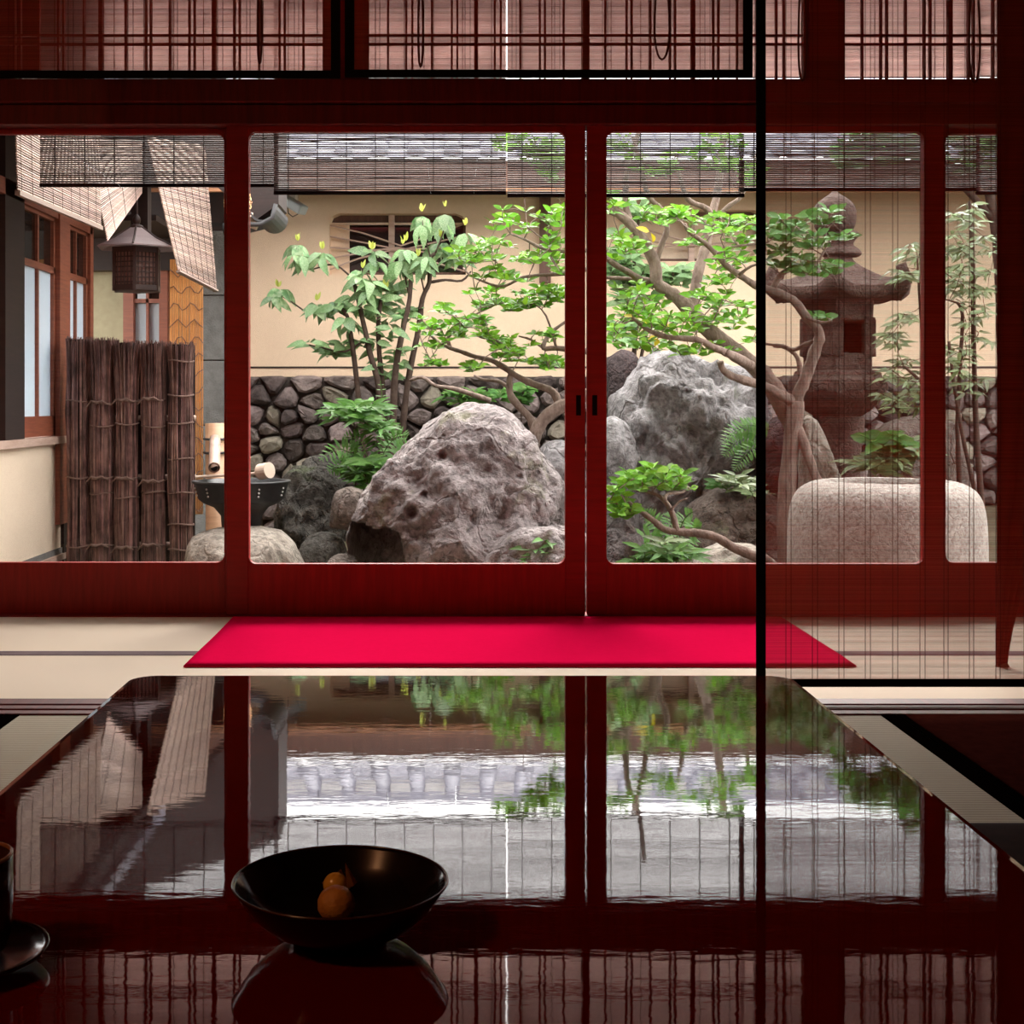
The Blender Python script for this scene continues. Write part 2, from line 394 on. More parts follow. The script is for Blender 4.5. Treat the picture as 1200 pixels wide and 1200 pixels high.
M['twigcore'] = mat('dark_brushwood_core', (0.035,0.02,0.017), rough=0.95)
M['rope'] = mat('brown_vine_tie', (0.24,0.15,0.12), (0.15,0.09,0.07), rough=0.8, scale=40)
M['lampcopper'] = mat('aged_copper_roof', (0.42,0.34,0.34), (0.33,0.26,0.26), rough=0.5, scale=6, spec=0.5)
M['lampframe'] = mat('dark_lantern_frame', (0.05,0.025,0.02), rough=0.55)
M['lamppaper'] = mat('lantern_paper', (0.62,0.42,0.35), rough=0.8, trans=0.4)
M['bark'] = mat('grey_brown_bark', (0.33,0.25,0.21), (0.16,0.115,0.095), rough=0.9, scale=12, stretch=(2,2,1), bump=0.5, bscale=40, spec=0.1)
M['bark_dark'] = mat('dark_stem_bark', (0.10,0.07,0.055), (0.05,0.033,0.026), rough=0.9, scale=14, bump=0.3, spec=0.1)
M['leaf'] = mat('bright_green_leaf', (0.165,0.36,0.022), (0.10,0.25,0.018), rough=0.45, scale=12, rnd=0.5, trans=0.32, spec=0.2, island=True)
M['leaf_dk'] = mat('deep_green_leaf', (0.10,0.24,0.05), (0.06,0.16,0.035), rough=0.45, scale=12, rnd=0.45, trans=0.3, spec=0.2, island=True)
M['leaf_auc'] = mat('pale_aucuba_leaf', (0.30,0.41,0.21), (0.10,0.23,0.075), rough=0.35, scale=26, rnd=0.4, trans=0.3, spec=0.35, island=True, lo=0.42, hi=0.6)
M['leaf_bud'] = mat('yellow_green_bud', (0.52,0.56,0.10), (0.42,0.48,0.09), rough=0.5, trans=0.3)
M['leaf_yellow'] = mat('yellow_leaf', (0.75,0.60,0.03), rough=0.5, trans=0.3)
M['leaf_bam'] = mat('grey_green_narrow_leaf', (0.24,0.31,0.15), (0.15,0.21,0.09), rough=0.4, scale=12, rnd=0.45, trans=0.3, island=True)
M['fern'] = mat('fresh_fern_green', (0.12,0.29,0.05), (0.08,0.20,0.035), rough=0.5, scale=10, rnd=0.3, trans=0.35, island=True)
M['metal'] = mat('grey_painted_metal', (0.40,0.45,0.45), (0.33,0.38,0.38), rough=0.45, metal=0.2)
M['white'] = mat('white_plastic', (0.80,0.78,0.75), rough=0.5)
M['steelgrey'] = mat('grey_lead_pipe', (0.06,0.06,0.062), (0.04,0.04,0.042), rough=0.6)
M['cupglaze'] = mat('brown_tea_cup_glaze', (0.05,0.012,0.007), (0.03,0.008,0.005), rough=0.2, spec=0.6)
M['cuprim'] = mat('amber_glaze_rim', (0.32,0.12,0.045), rough=0.25)
M['nut'] = mat('golden_brown_sweet', (0.62,0.27,0.05), (0.44,0.17,0.03), rough=0.55, scale=60, bump=0.2)
M['husk'] = mat('papery_orange_husk', (0.42,0.17,0.04), (0.30,0.11,0.025), rough=0.6, scale=60, trans=0.25)
M['berry'] = mat('golden_berry', (0.80,0.42,0.06), rough=0.25)
M['curtain'] = mat('dark_red_curtain', (0.10,0.010,0.007), (0.07,0.007,0.005), rough=0.9, spec=0.1)
M['tassel'] = mat('tan_tassel', (0.42,0.20,0.11), rough=0.9)
# ------------------------------------------------------------------ the room shell
DD = 4.92                       # depth of the sliding glass doors
RX = 2.62                       # half width of the room
ZC = 2.46
def slab(name, x0, x1, y0, y1, z0, z1, m, bev=0): return struct(name, MB().box(x0,x1,y0,y1,z0,z1), m, bev)
slab('wall_left', -RX-0.12, -RX, -1.6, 5.0, -0.4, ZC, M['roomwall'])
slab('wall_right', RX, RX+0.12, -1.6, 5.0, -0.4, ZC, M['roomwall'])
slab('wall_back', -RX-0.12, RX+0.12, -1.72, -1.6, -0.4, ZC, M['roomwall'])
slab('wall_front', -RX, RX, 4.93, 5.0, 2.26, 2.80, M['roomwall'])
slab('wall_lintel', -RX, RX, 3.46, 3.54, 1.98, ZC, M['roomwall'])
slab('wall_foundation', -RX-0.12, RX+0.12, 5.0, 5.06, -0.6, -0.03, M['greyblock'])
ceil = struct_empty('ceiling', (0, 1.6, ZC))
for i in range(15):
    x0 = -RX + i*2*RX/15
    part('ceiling_board', MB().box(x0+0.003, x0+2*RX/15-0.003, -1.6, 5.0, ZC, ZC+0.02), M['ceilwood'], ceil)
# eave of this house
slab('ceiling_eave', -RX-0.4, RX+2.2, 5.0, 5.85, 2.68, 2.73, M['eavewood'])
slab('trim_eave_edge', -RX-0.4, RX+2.2, 5.85, 5.90, 2.64, 2.78, M['darkbeam'])
slab('roof_slab', -RX-0.6, RX+2.2, -1.9, 5.92, 2.79, 2.88, M['rooftile'])
slab('trim_valley_board', -RX-0.6, -1.33, 5.55, 5.60, 2.06, 2.67, M['darkbeam'])

# floors
fl = struct_empty('floor', (0, 1, -0.05))
part('subfloor', MB().box(-RX, RX, -1.6, 4.98, -0.12, -0.052), M['darkbeam'], fl)
BW = 0.035
cols = [(-2.11,-1.075),(-1.075,-0.02),(-0.02,1.065),(1.065,2.10)]
for i, (x0, x1) in enumerate(cols):
    for (y0, y1) in ((1.47, 3.36), (-0.42, 1.47)):
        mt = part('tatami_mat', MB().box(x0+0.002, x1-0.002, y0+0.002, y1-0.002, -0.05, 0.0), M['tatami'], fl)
        for bx in (x0+0.002, x1-0.002-BW):
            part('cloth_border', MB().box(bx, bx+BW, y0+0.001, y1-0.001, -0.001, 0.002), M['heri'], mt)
for (y0, y1, sides) in ((3.53, 4.185, (1,)), (4.185, 4.90, (0,))):
    for x0 in (-2.6, -0.9, 0.95):
        x1 = x0 + (1.7 if x0 < -1 else 1.85 if x0 < 0 else 1.66)
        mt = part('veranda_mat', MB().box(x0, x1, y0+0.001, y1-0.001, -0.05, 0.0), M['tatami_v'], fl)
        for s in sides:
            by = y1-0.032 if s else y0+0.002
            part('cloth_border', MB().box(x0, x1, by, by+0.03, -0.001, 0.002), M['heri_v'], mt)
thr = struct_empty('trim_threshold', (0, 3.45, 0))
for (y0, y1, z1) in ((3.36,3.395,0.004),(3.395,3.415,-0.010),(3.415,3.45,0.004),(3.45,3.47,-0.010),(3.47,3.53,0.004)):
    part('threshold_rail', MB().box(-RX, RX, y0, y1, -0.05, z1), M['darkbeam'], thr)
slab('trim_door_sill', -RX, RX, 4.90, 5.0, -0.05, 0.003, M['redwood_h'])

# kamoi over the doors, built of lapped boards
km = struct_empty('trim_lintel', (0, DD, 1.8))
part('lintel_board', MB().box(-RX, RX, 4.88, 5.0, 1.722, 1.79), M['darkbeam'], km, bev=0.003)
part('lintel_board', MB().box(-RX, RX, 4.86, 5.0, 1.795, 1.876), M['darkbeam'], km, bev=0.004)
part('lintel_board', MB().box(-RX, RX, 4.90, 4.99, 2.24, 2.30), M['darkbeam'], km)

# sliding glass doors
def rail_poly(xl, xr, za, zb, r, up):
    pts = []
    n = 7
    if up:      # fillets rise at both ends of the upper edge
        pts += [(xl, za), (xr, za)]
        for k in range(n+1):
            a = R(90*k/n); pts.append((xr - r + r*math.cos(a), zb + r - r*math.sin(a)))
        for k in range(n+1):
            a = R(90*k/n); pts.append((xl + r - r*math.sin(a), zb + r - r*math.cos(a)))
    else:
        pts += [(xr, zb), (xl, zb)]
        for k in range(n+1):
            a = R(90*k/n); pts.append((xl + r - r*math.cos(a), za - r + r*math.sin(a)))
        for k in range(n+1):
            a = R(90*k/n); pts.append((xr - r + r*math.sin(a), za - r + r*math.cos(a)))
    return pts
Z0, Z1 = 0.183, 1.704
def glass_door(name, d, px0, px1, pa, pb, pull):
    x0, x1, a, b = (XP(q, d) for q in (px0, px1, pa, pb))
    t = struct_empty(name, ((x0+x1)/2, d, 0.003))
    th = 0.034
    part('stile', MB().box(x0, a, d, d+th, 0.004, 1.73), M['redwood'], t, bev=0.003)
    part('stile', MB().box(b, x1, d, d+th, 0.004, 1.73), M['redwood'], t, bev=0.003)
    for za, zb, up, nm in ((0.004, Z0, True, 'bottom_rail'), (Z1, 1.73, False, 'top_rail')):
        poly = rail_poly(a, b, za, zb, 0.028, up)
        part(nm, MB().prism([(x, d+0.003, z) for x, z in poly], (0, th-0.006, 0)), M['redwood_h'], t)
    part('glass_pane', MB().box(a-0.005, b+0.005, d+th/2-0.002, d+th/2+0.002, Z0-0.005, Z1+0.005), M['glass'], t)
    if pull is not None:
        xc = XP(pull, d)
        part('finger_pull', MB().box(xc-0.009, xc+0.009, d-0.0015, d+0.002, ZP(487, d), ZP(463, d)), M['blackcloth'], t, bev=0.002)
    return t
glass_door('door_1', 4.962, -136, 292, -110, 262.5, None)
glass_door('door_2', DD, 265, 686, 291, 662.5, 678)
glass_door('door_3', DD, 688, 1108, 711, 1083, 697)
glass_door('door_4', 4.962, 1082, 1504, 1108.5, 1478, None)

# transom windows over the lintel
TZ0, TZ1 = 1.876, 2.24
def transom(name, pa, pb, bars, thick):
    d = 4.93
    a, b = XP(pa, d), XP(pb, d)
    t = struct_empty(name, ((a+b)/2, d, TZ0))
    for q in bars:
        part('muntin', MB().box(XP(q,d)-0.0035, XP(q,d)+0.0035, d+0.01, d+0.03, TZ0, TZ1), M['redwood'], t)
    for q in thick:
        part('mullion', MB().box(XP(q,d)-0.007, XP(q,d)+0.007, d+0.005, d+0.035, TZ0, TZ1), M['redwood'], t)
    for q in (40, 50.5, -62, -72):
        part('crossbar', MB().box(a, b, d+0.012, d+0.028, ZP(q,d)-0.0035, ZP(q,d)+0.0035), M['redwood_h'], t)
    part('glass_pane', MB().box(a, b, d+0.036, d+0.039, TZ0, TZ1), M['glass'], t)
    part('stile', MB().box(a-0.02, a, d, d+0.04, TZ0, TZ1), M['redwood'], t)
    part('stile', MB().box(b, b+0.02, d, d+0.04, TZ0, TZ1), M['redwood'], t)
transom('window_1', -160, 378, [-128,-102,-96,-75,-53,-47,15.5,22,44,67,73,97,146,170,175.5,198,221,227,274,280,303,327,333,355], [-16,117,250])
transom('window_2', 432, 683, [454.5,476,483,506,529.5,536,580,587,610,633,639,661], [558])
transom('window_3', 691, 942, [710,735,741,763,786,792,837,843,865,888,911,920], [813])
transom('window_4', 990, 1420, [1012,1034,1041,1063,1085,1092,1137,1143,1166,1190,1196,1215,1260,1280,1300,1340], [1115,1240])
for i, (q0, q1) in enumerate(((384,426),(948,984))):
    slab('trim_post', XP(q0,4.92), XP(q1,4.92), 4.905, 4.99, 1.876, 2.26, M['redwood'])

# ------------------------------------------------------------------ bamboo blinds
def sudare(name, label, cat, TL, TR, BR, BL, pitch, dia, m, cords, hem=None, border=None, group=None, sag=0.0, cordmat='string', cordw=0.0012, n=4, jit=0.25, seg=1, hem_m='blackcloth', upper=None):
    TL, TR, BR, BL = map(Vector, (TL, TR, BR, BL))
    t = thing(name, label, cat, (BL+BR)/2, group)
    H = max((TL-BL).length, (TR-BR).length)
    k = max(2, int(H/pitch))
    nrm = (TR-TL).cross(BL-TL).normalized()
    rng = random.Random(len(label))
    mb = MB(); mu = MB()
    for i in range(k):
        f = (i+0.5)/k
        a = TL.lerp(BL, f); b = TR.lerp(BR, f)
        j = (BL-TL).normalized()*rng.uniform(-jit,jit)*pitch
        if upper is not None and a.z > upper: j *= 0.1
        pts = []
        for s in range(seg+1):
            u = s/seg
            p = a.lerp(b, u) + j*(1 if seg == 1 else rng.uniform(-1,1)) + nrm*math.sin(u*math.pi)*sag
            pts.append(p)
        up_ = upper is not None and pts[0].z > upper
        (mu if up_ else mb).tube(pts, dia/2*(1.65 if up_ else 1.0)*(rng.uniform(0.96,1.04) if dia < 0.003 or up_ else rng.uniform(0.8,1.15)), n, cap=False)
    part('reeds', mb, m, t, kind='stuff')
    if mu.v: part('painted_backlit_reeds', mu, M['reed_up'], t, kind='stuff')  # upper reeds take the paler colour with painted backlight
    cb = MB()
    for u in cords:
        for off in (-1, 1):
            cb.tube([TL.lerp(TR,u)+nrm*off*dia*0.7, BL.lerp(BR,u)+nrm*off*dia*0.7], cordw, 4, cap=False)
    if cords: part('binding_strings', cb, M[cordmat], t, kind='stuff')
    if hem:
        up = (TL-BL).normalized()
        part('hem', MB().beam(BL+up*hem/2, BR+up*hem/2, dia*2.6, hem, up), M[hem_m], t)
    if border:
        for (p, q, s) in ((TL, BL, 1), (TR, BR, -1)):
            e = (TR-TL).normalized()*s*border/2
            part('cloth_edge', MB().beam(p+e, q+e, dia*2.6+0.001, border, (TR-TL).normalized()), M['blackcloth'], t)
    return t
SD = 3.50
def inner(label, px0, px1, py1, pitch, dia, cords, d, group, ptop=-180):
    x0, x1 = XP(px0, d), XP(px1, d)
    zt, zb = 2.0, ZP(py1, d)
    return sudare('bamboo_blind', label, 'blind', (x0,d,zt), (x1,d,zt), (x1,d,zb), (x0,d,zb), pitch, dia, M['reed_in'], cords,
                  hem=0.020, border=0.024, group=group, cordmat='cord', cordw=0.0007, jit=0.03)
def frac(px0, px1, xs): return [(x-px0)/(px1-px0) for x in xs]
g_in = 'fine blinds between room and veranda'
b1 = inner('raised fine bamboo blind at the left, its black hem above the leftmost glass door', -80, 399, 92, 0.0016, 0.00108, frac(-80,399,[-50,-44,10,16,80,86,150,156,202,208,255,261,289,293,345,350]), SD, g_in)
b2 = inner('raised fine bamboo blind in the middle, hung with a long cord loop', 404, 882, 91, 0.0016, 0.00108, frac(404,882,[440,445,492,497,545,551,600,605,650,656,706,712,760,766,826,832]), SD, g_in)
b3 = inner('lowered fine bamboo blind with black edge, hanging nearly to the floor', 886, 1366, 805, 0.0018, 0.00094, frac(886,1366,[921,927,952,958,983,989,1014,1020,1046,1052,1078,1084,1106,1111,1136,1141,1167,1172,1200,1206,1240,1246]), SD, g_in)
def loop(parent, px, py0, py1, w, d):
    pts = []
    zc0 = 1.98; zb = ZP(py1, d)
    for k in range(25):
        a = math.pi*2*k/24
        s = math.sin(a/2)
        pts.append((XP(px,d) + w*math.sin(a)*(0.4+0.6*s), d-0.012, zc0 - (zc0-zb)*math.sin(a/2)**1.0 if k not in (0,24) else zc0))
    part('cord_loop', MB().tube(pts, 0.0028, 6), M['cord'], parent)
loop(b1, 305, 0, 76, 0.006, SD); loop(b2, 493, 0, 80, 0.007, SD); loop(b2, 775, 0, 71, 0.022, SD); loop(b3, 1140, 0, 98, 0.016, SD); loop(b3, 939, 0, 96, 0.012, SD)

# outer blinds under the eave
OD = 5.42
def outer(label, px0, px1, py1, d):
    x0, x1 = XP(px0,d), XP(px1,d); zb = ZP(py1, d); n = max(3, int((x1-x0)/0.105))
    return sudare('reed_blind', label, 'blind', (x0,d,2.67), (x1,d,2.67), (x1,d,zb), (x0,d,zb), 0.0082, 0.0072, M['reed_out'],
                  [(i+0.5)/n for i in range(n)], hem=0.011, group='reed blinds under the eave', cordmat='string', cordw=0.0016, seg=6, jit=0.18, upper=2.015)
outer('weathered reed blind under the eave in front of the hanging lantern', 47, 326, 219, OD+0.02)
outer('weathered reed blind under the eave above the aucuba bush', 321, 593, 228, OD)
outer('weathered reed blind under the eave above the meeting stiles of the doors', 594.6, 872, 231, OD)
outer('weathered reed blind under the eave above the stone lantern', 866, 1148, 224, OD+0.02)
outer('weathered reed blind under the eave at the far right', 1144, 1420, 228, OD)

# ------------------------------------------------------------------ felt carpet, table and what stands on it
def flat_cloth(x0, x1, y0, y1, z, th):
    mb = MB(); nx, ny = 40, 14; vs = []; fs = []
    for j in range(ny+1):
        for i in range(nx+1):
            x = x0+(x1-x0)*i/nx; y = y0+(y1-y0)*j/ny
            vs.append((x + 0.003*noise.noise(Vector((0,y*3,1))), y + 0.003*noise.noise(Vector((x*3,0,2))), z + th + 0.0015*noise.noise(Vector((x*4,y*4,0)))))
    for j in range(ny):
        for i in range(nx): fs.append((j*(nx+1)+i, j*(nx+1)+i+1, (j+1)*(nx+1)+i+1, (j+1)*(nx+1)+i))
    mb.add(vs, fs); return mb
cy0, cy1 = EYE*F/(782.5-VY), EYE*F/(724.5-VY)
carpet = part('felt_carpet', flat_cloth(XP(215,cy0), XP(1004,cy0), cy0, cy1, 0.002, 0.004), M['felt'], smooth=True)
so = carpet.modifiers.new('thickness', 'SOLIDIFY'); so.thickness = 0.0035; so.offset = -1
tag(carpet, 'crimson red felt carpet laid on the veranda before the glass doors', 'carpet')
rug = part('floor_rug', flat_cloth(1.085, 2.4, 1.9, 3.352, 0.0015, 0.004), M['rugdark'], smooth=True)
so = rug.modifiers.new('thickness', 'SOLIDIFY'); so.thickness = 0.0035; so.offset = -1
tag(rug, 'dark brown rug on the tatami right of the table', 'rug')
# floor cushion beside the table
cu = MB(); n = 18; vs = []; fs = []
cx0, cx1, cyy0, cyy1 = 0.62, 1.20, 1.78, 2.37
for sgn in (1, -1):
    for j in range(n+1):
        for i in range(n+1):
            u, v = 2*i/n-1, 2*j/n-1
            hgt = 0.03*((1-u**4)*(1-v**4))**0.5
            vs.append(((cx0+cx1)/2+(cx1-cx0)/2*u, (cyy0+cyy1)/2+(cyy1-cyy0)/2*v, 0.03+sgn*hgt))
for s in range(2):
    o = s*(n+1)**2
    for j in range(n):
        for i in range(n):
            q = (o+j*(n+1)+i, o+j*(n+1)+i+1, o+(j+1)*(n+1)+i+1, o+(j+1)*(n+1)+i)
            fs.append(q if s == 0 else q[::-1])
cu.add(vs, fs)
zb_t = thing('floor_cushion', 'dark floor cushion on the tatami by the right side of the table', 'cushion', ((cx0+cx1)/2,(cyy0+cyy1)/2,0.0))
part('cushion_pad', cu, M['cushion'], zb_t, smooth=True)
for sx in (-1,1):
    for sy in (-1,1):
        ex, ey = (cx0+cx1)/2+sx*(cx1-cx0)/2*0.99, (cyy0+cyy1)/2+sy*(cyy1-cyy0)/2*0.99
        part('corner_tassel', MB().tube([(ex,ey,0.028),(ex+sx*0.012,ey+sy*0.012,0.015),(ex+sx*0.022,ey+sy*0.02,0.006)],[0.003,0.005,0.006],6), M['blackcloth'], zb_t)

# lacquer table
TH = 0.352
tx0, tx1, ty0, ty1 = -0.470, 0.497, 0.52, 2.053
def rrect(x0, x1, y0, y1, r, n=8):
    out = []
    for cx, cy, a0 in ((x1-r,y1-r,0),(x0+r,y1-r,90),(x0+r,y0+r,180),(x1-r,y0+r,270)):
        for k in range(n+1):
            a = R(a0+90*k/n); out.append((cx+r*math.cos(a), cy+r*math.sin(a)))
    return out
tb = thing('lacquer_table', 'low red-brown lacquer table with mirror-like polished top', 'table', ((tx0+tx1)/2,(ty0+ty1)/2,0.0))
mb = MB(); rings = []
for ins, z in ((0.012,TH-0.036),(0.003,TH-0.030),(0.0,TH-0.018),(0.0015,TH-0.006),(0.006,TH-0.001),(0.012,TH)):
    rings.append([(x,y,z) for x,y in rrect(tx0+ins,tx1-ins,ty0+ins,ty1-ins,0.04)])
nn = len(rings[0]); vs = [v for r_ in rings for v in r_]
fs = [(i*nn+k, i*nn+(k+1)%nn, (i+1)*nn+(k+1)%nn, (i+1)*nn+k) for i in range(len(rings)-1) for k in range(nn)]
fs.append(tuple((len(rings)-1)*nn+k for k in range(nn))); fs.append(tuple(range(nn-1,-1,-1)))
mb.add(vs, fs)
part('table_top', mb, M['lacquer'], tb)
part('apron', MB().box(tx0+0.06,tx1-0.06,ty0+0.06,ty0+0.08,TH-0.085,TH-0.034), M['lacquer'], tb)
part('apron', MB().box(tx0+0.06,tx1-0.06,ty1-0.08,ty1-0.06,TH-0.085,TH-0.034), M['lacquer'], tb)
part('apron', MB().box(tx0+0.06,tx0+0.08,ty0+0.08,ty1-0.08,TH-0.085,TH-0.034), M['lacquer'], tb)
part('apron', MB().box(tx1-0.08,tx1-0.06,ty0+0.08,ty1-0.08,TH-0.085,TH-0.034), M['lacquer'], tb)
for lx in (tx0+0.05, tx1-0.11):
    for ly in (ty0+0.05, ty1-0.11):
        part('leg', MB().box(lx,lx+0.06,ly,ly+0.06,0.002,TH-0.034), M['lacquer'], tb, bev=0.006)

# black bowl
bd = 1.038; bc = Vector((XP(399,bd), bd, TH))
bowl = thing('lacquer_bowl', 'shallow black lacquer bowl standing on the red table', 'bowl', bc)
prof_out = [(0.030,0.0005),(0.034,0.0),(0.036,0.002),(0.035,0.006),(0.040,0.0075),(0.055,0.014),(0.068,0.026),(0.0765,0.039),(0.0797,0.0437)]
prof_in = [(0.0797,0.0442),(0.0787,0.0445),(0.0770,0.0425),(0.070,0.031),(0.060,0.0195),(0.045,0.0115),(0.025,0.0085),(0.0005,0.008)]
part('bowl_body', MB().lathe(prof_out+prof_in, 72, bc), M['blacklacquer'], bowl, smooth=True)
rimp = [(bc.x+0.0793*math.cos(a), bc.y+0.0793*math.sin(a), bc.z+0.0442) for a in [2*math.pi*k/72 for k in range(73)]]
part('bowl_rim', MB().tube(rimp, 0.0010, 6, cap=False), M['cupglaze'], bowl, smooth=True)
# sweets in the bowl
def blob(c, r, n=20, m=14, f=None):
    vs = []; fs = []
    for i in range(m+1):
        ph = math.pi*i/m
        for k in range(n):
            a = 2*math.pi*k/n
            v = Vector((math.sin(ph)*math.cos(a), math.sin(ph)*math.sin(a), math.cos(ph)))
            s = f(v) if f else 1.0
            vs.append((c[0]+v.x*r[0]*s, c[1]+v.y*r[1]*s, c[2]+v.z*r[2]*s))
    for i in range(m):
        for k in range(n): fs.append((i*n+k, (i+1)*n+k, (i+1)*n+(k+1)%n, i*n+(k+1)%n))
    mb = MB(); mb.add(vs, fs); return mb
nc = P(394, 1057, 1.050); nc.z = TH+0.0085+0.0135
sw = thing('round_sweet', 'round golden brown sweet in the bowl, nearer the front rim', 'sweet', (nc.x,nc.y,nc.z-0.0135))
part('sweet_body', blob(nc, (0.0142,0.0142,0.0135), f=lambda v: 1+0.05*noise.noise(v*2.5)), M['nut'], sw, smooth=True)
part('wrapper_twist', MB().tube([nc+Vector((-0.004,-0.011,-0.006)), nc+Vector((-0.010,-0.014,-0.009)), nc+Vector((-0.016,-0.013,-0.011))],[0.004,0.0025,0.005],8), M['husk'], sw, smooth=True)
hc = P(393, 1034, 1.082); hc.z = max(TH+0.0095+0.010, hc.z-0.002)
be = thing('ground_cherry', 'golden berry with a pointed papery husk in the bowl, behind the round sweet', 'fruit', (hc.x,hc.y,TH+0.009))
part('berry', blob(hc, (0.0095,0.0095,0.0095)), M['berry'], be, smooth=True)
for k in range(4):
    a0 = R(-30+70*k) if k < 3 else R(150)
    base = hc + Vector((0.004, 0.003, -0.009)); tip = hc + Vector((0.005+0.003*math.cos(a0), 0.003+0.002*math.sin(a0), 0.0165 - 0.003*k))
    mid = hc + Vector((0.0115*math.cos(a0)+0.003, 0.0115*math.sin(a0)+0.002, 0.001))
    side = Vector((-math.sin(a0), math.cos(a0), 0))*0.0075
    mbh = MB(); mbh.add([base, mid-side, mid+side*0.0+Vector((math.cos(a0),math.sin(a0),0))*0.002, mid+side, tip], [(0,1,2),(0,2,3),(1,4,2),(2,4,3)])
    part('husk_petal', mbh, M['husk'], be)
# tea cup on its black coaster
cd = 0.985; cc = Vector((-0.345, cd, TH))
co = thing('coaster', 'round black lacquer coaster under the tea cup', 'coaster', cc)
part('coaster_dish', MB().lathe([(0.028,0.0),(0.030,0.004),(0.046,0.006),(0.057,0.011),(0.0595,0.014),(0.0585,0.0145),(0.055,0.0125),(0.045,0.0085),(0.0005,0.008)], 56, cc), M['blacklacquer'], co, smooth=True)
cup = thing('tea_cup', 'tall brown glazed tea cup at the left edge of the table', 'cup', cc+Vector((0,0,0.008)))
part('cup_body', MB().lathe([(0.022,0.0085),(0.0235,0.0085),(0.0300,0.014),(0.0338,0.026),(0.0345,0.05),(0.0345,0.0785),(0.0318,0.0785),(0.0315,0.05),(0.030,0.027),(0.0005,0.018)], 48, cc), M['cupglaze'], cup, smooth=True)
part('cup_rim', MB().tube([(cc.x+0.0332*math.cos(2*math.pi*k/48), cc.y+0.0332*math.sin(2*math.pi*k/48), TH+0.0788) for k in range(49)], 0.0016, 8, cap=False), M['cuprim'], cup, smooth=True)

# drawn curtain at the right end of the veranda
kd = 3.98
ct = thing('veranda_curtain', 'dark red drawn curtain hanging at the right end of the veranda', 'curtain', (XP(1185,kd),kd,0.0))
vs = []; fs = []; nu, nv = 48, 40
for j in range(nv+1):
    v = j/nv; z = 2.4 + (ZP(787,kd)-2.4)*v
    pr = 1420 if z > 1.2 else 1178 + (1420-1178)*((z-0.0)/1.2)**1.0
    py = VY+(EYE-z)*F/kd
    pr = 1178 + 150*(1-math.exp(-22*(max(0, 790-py)/100)**1.6/150))
    for i in range(nu+1):
        u = i/nu
        x = XP(1168 + (pr-1168)*u, kd)
        vs.append((x, kd + 0.02*math.sin(u*26) *(0.3+0.7*(1-v)), z))
for j in range(nv):
    for i in range(nu): fs.append((j*(nu+1)+i, j*(nu+1)+i+1, (j+1)*(nu+1)+i+1, (j+1)*(nu+1)+i))
mb = MB(); mb.add(vs, fs)
cv = part('curtain_cloth', mb, M['curtain'], ct, smooth=True)
so = cv.modifiers.new('thickness','SOLIDIFY'); so.thickness = 0.004
part('tie_tassel', MB().tube([P(1180,778,kd),P(1173,783,kd),P(1168,786,kd),P(1161,787,kd)],[0.012,0.016,0.014,0.005],8), M['tassel'], ct, smooth=True)

# paper ceiling lamp behind the viewer: the warm light of the room
lm, nt, out = new_mat('lit_lamp_paper')
em = nd(nt, 'ShaderNodeEmission'); em.inputs['Color'].default_value = (1.0, 0.50, 0.22, 1); em.inputs['Strength'].default_value = 60.0
nt.links.new(em.outputs[0], out.inputs['Surface'])
lt = thing('ceiling_lamp', 'round paper ceiling lamp hanging behind the viewer, out of the picture', 'lamp', (-1.55,-0.2,2.08))
part('lamp_shade', blob((-1.55,-0.2,2.2),(0.11,0.11,0.12)), lm, lt, smooth=True)
part('lamp_cord', MB().tube([(-1.55,-0.2,2.31),(-1.55,-0.2,2.46)],0.004,6), M['blackcloth'], lt)
# ------------------------------------------------------------------ garden ground
def ground_z(x, y):
    t = min(1, max(0, (y-5.6)/3.2)); t = t*t*(3-2*t)
    return -0.50 + 0.50*t + 0.03*noise.noise(Vector((x*1.3, y*1.3, 0))) - 0.45*max(0, min(1, (-x-0.9)*1.4))
vs = []; fs = []; gx, gy = 80, 60
for j in range(gy+1):
    for i in range(gx+1):
        x = -6 + 13*i/gx; y = 5.0 + 6.4*j/gy
        vs.append((x, y, ground_z(x, y) + 0.012*noise.noise(Vector((x*9,y*9,3)))))
for j in range(gy):
    for i in range(gx): fs.append((j*(gx+1)+i, j*(gx+1)+i+1, (j+1)*(gx+1)+i+1, (j+1)*(gx+1)+i))
mb = MB(); mb.add(vs, fs)
struct('garden_ground', mb, M['soil'], smooth=True)
slab('earth_base', -40, 40, -30, 45, -0.9, -0.8, M['soil'])

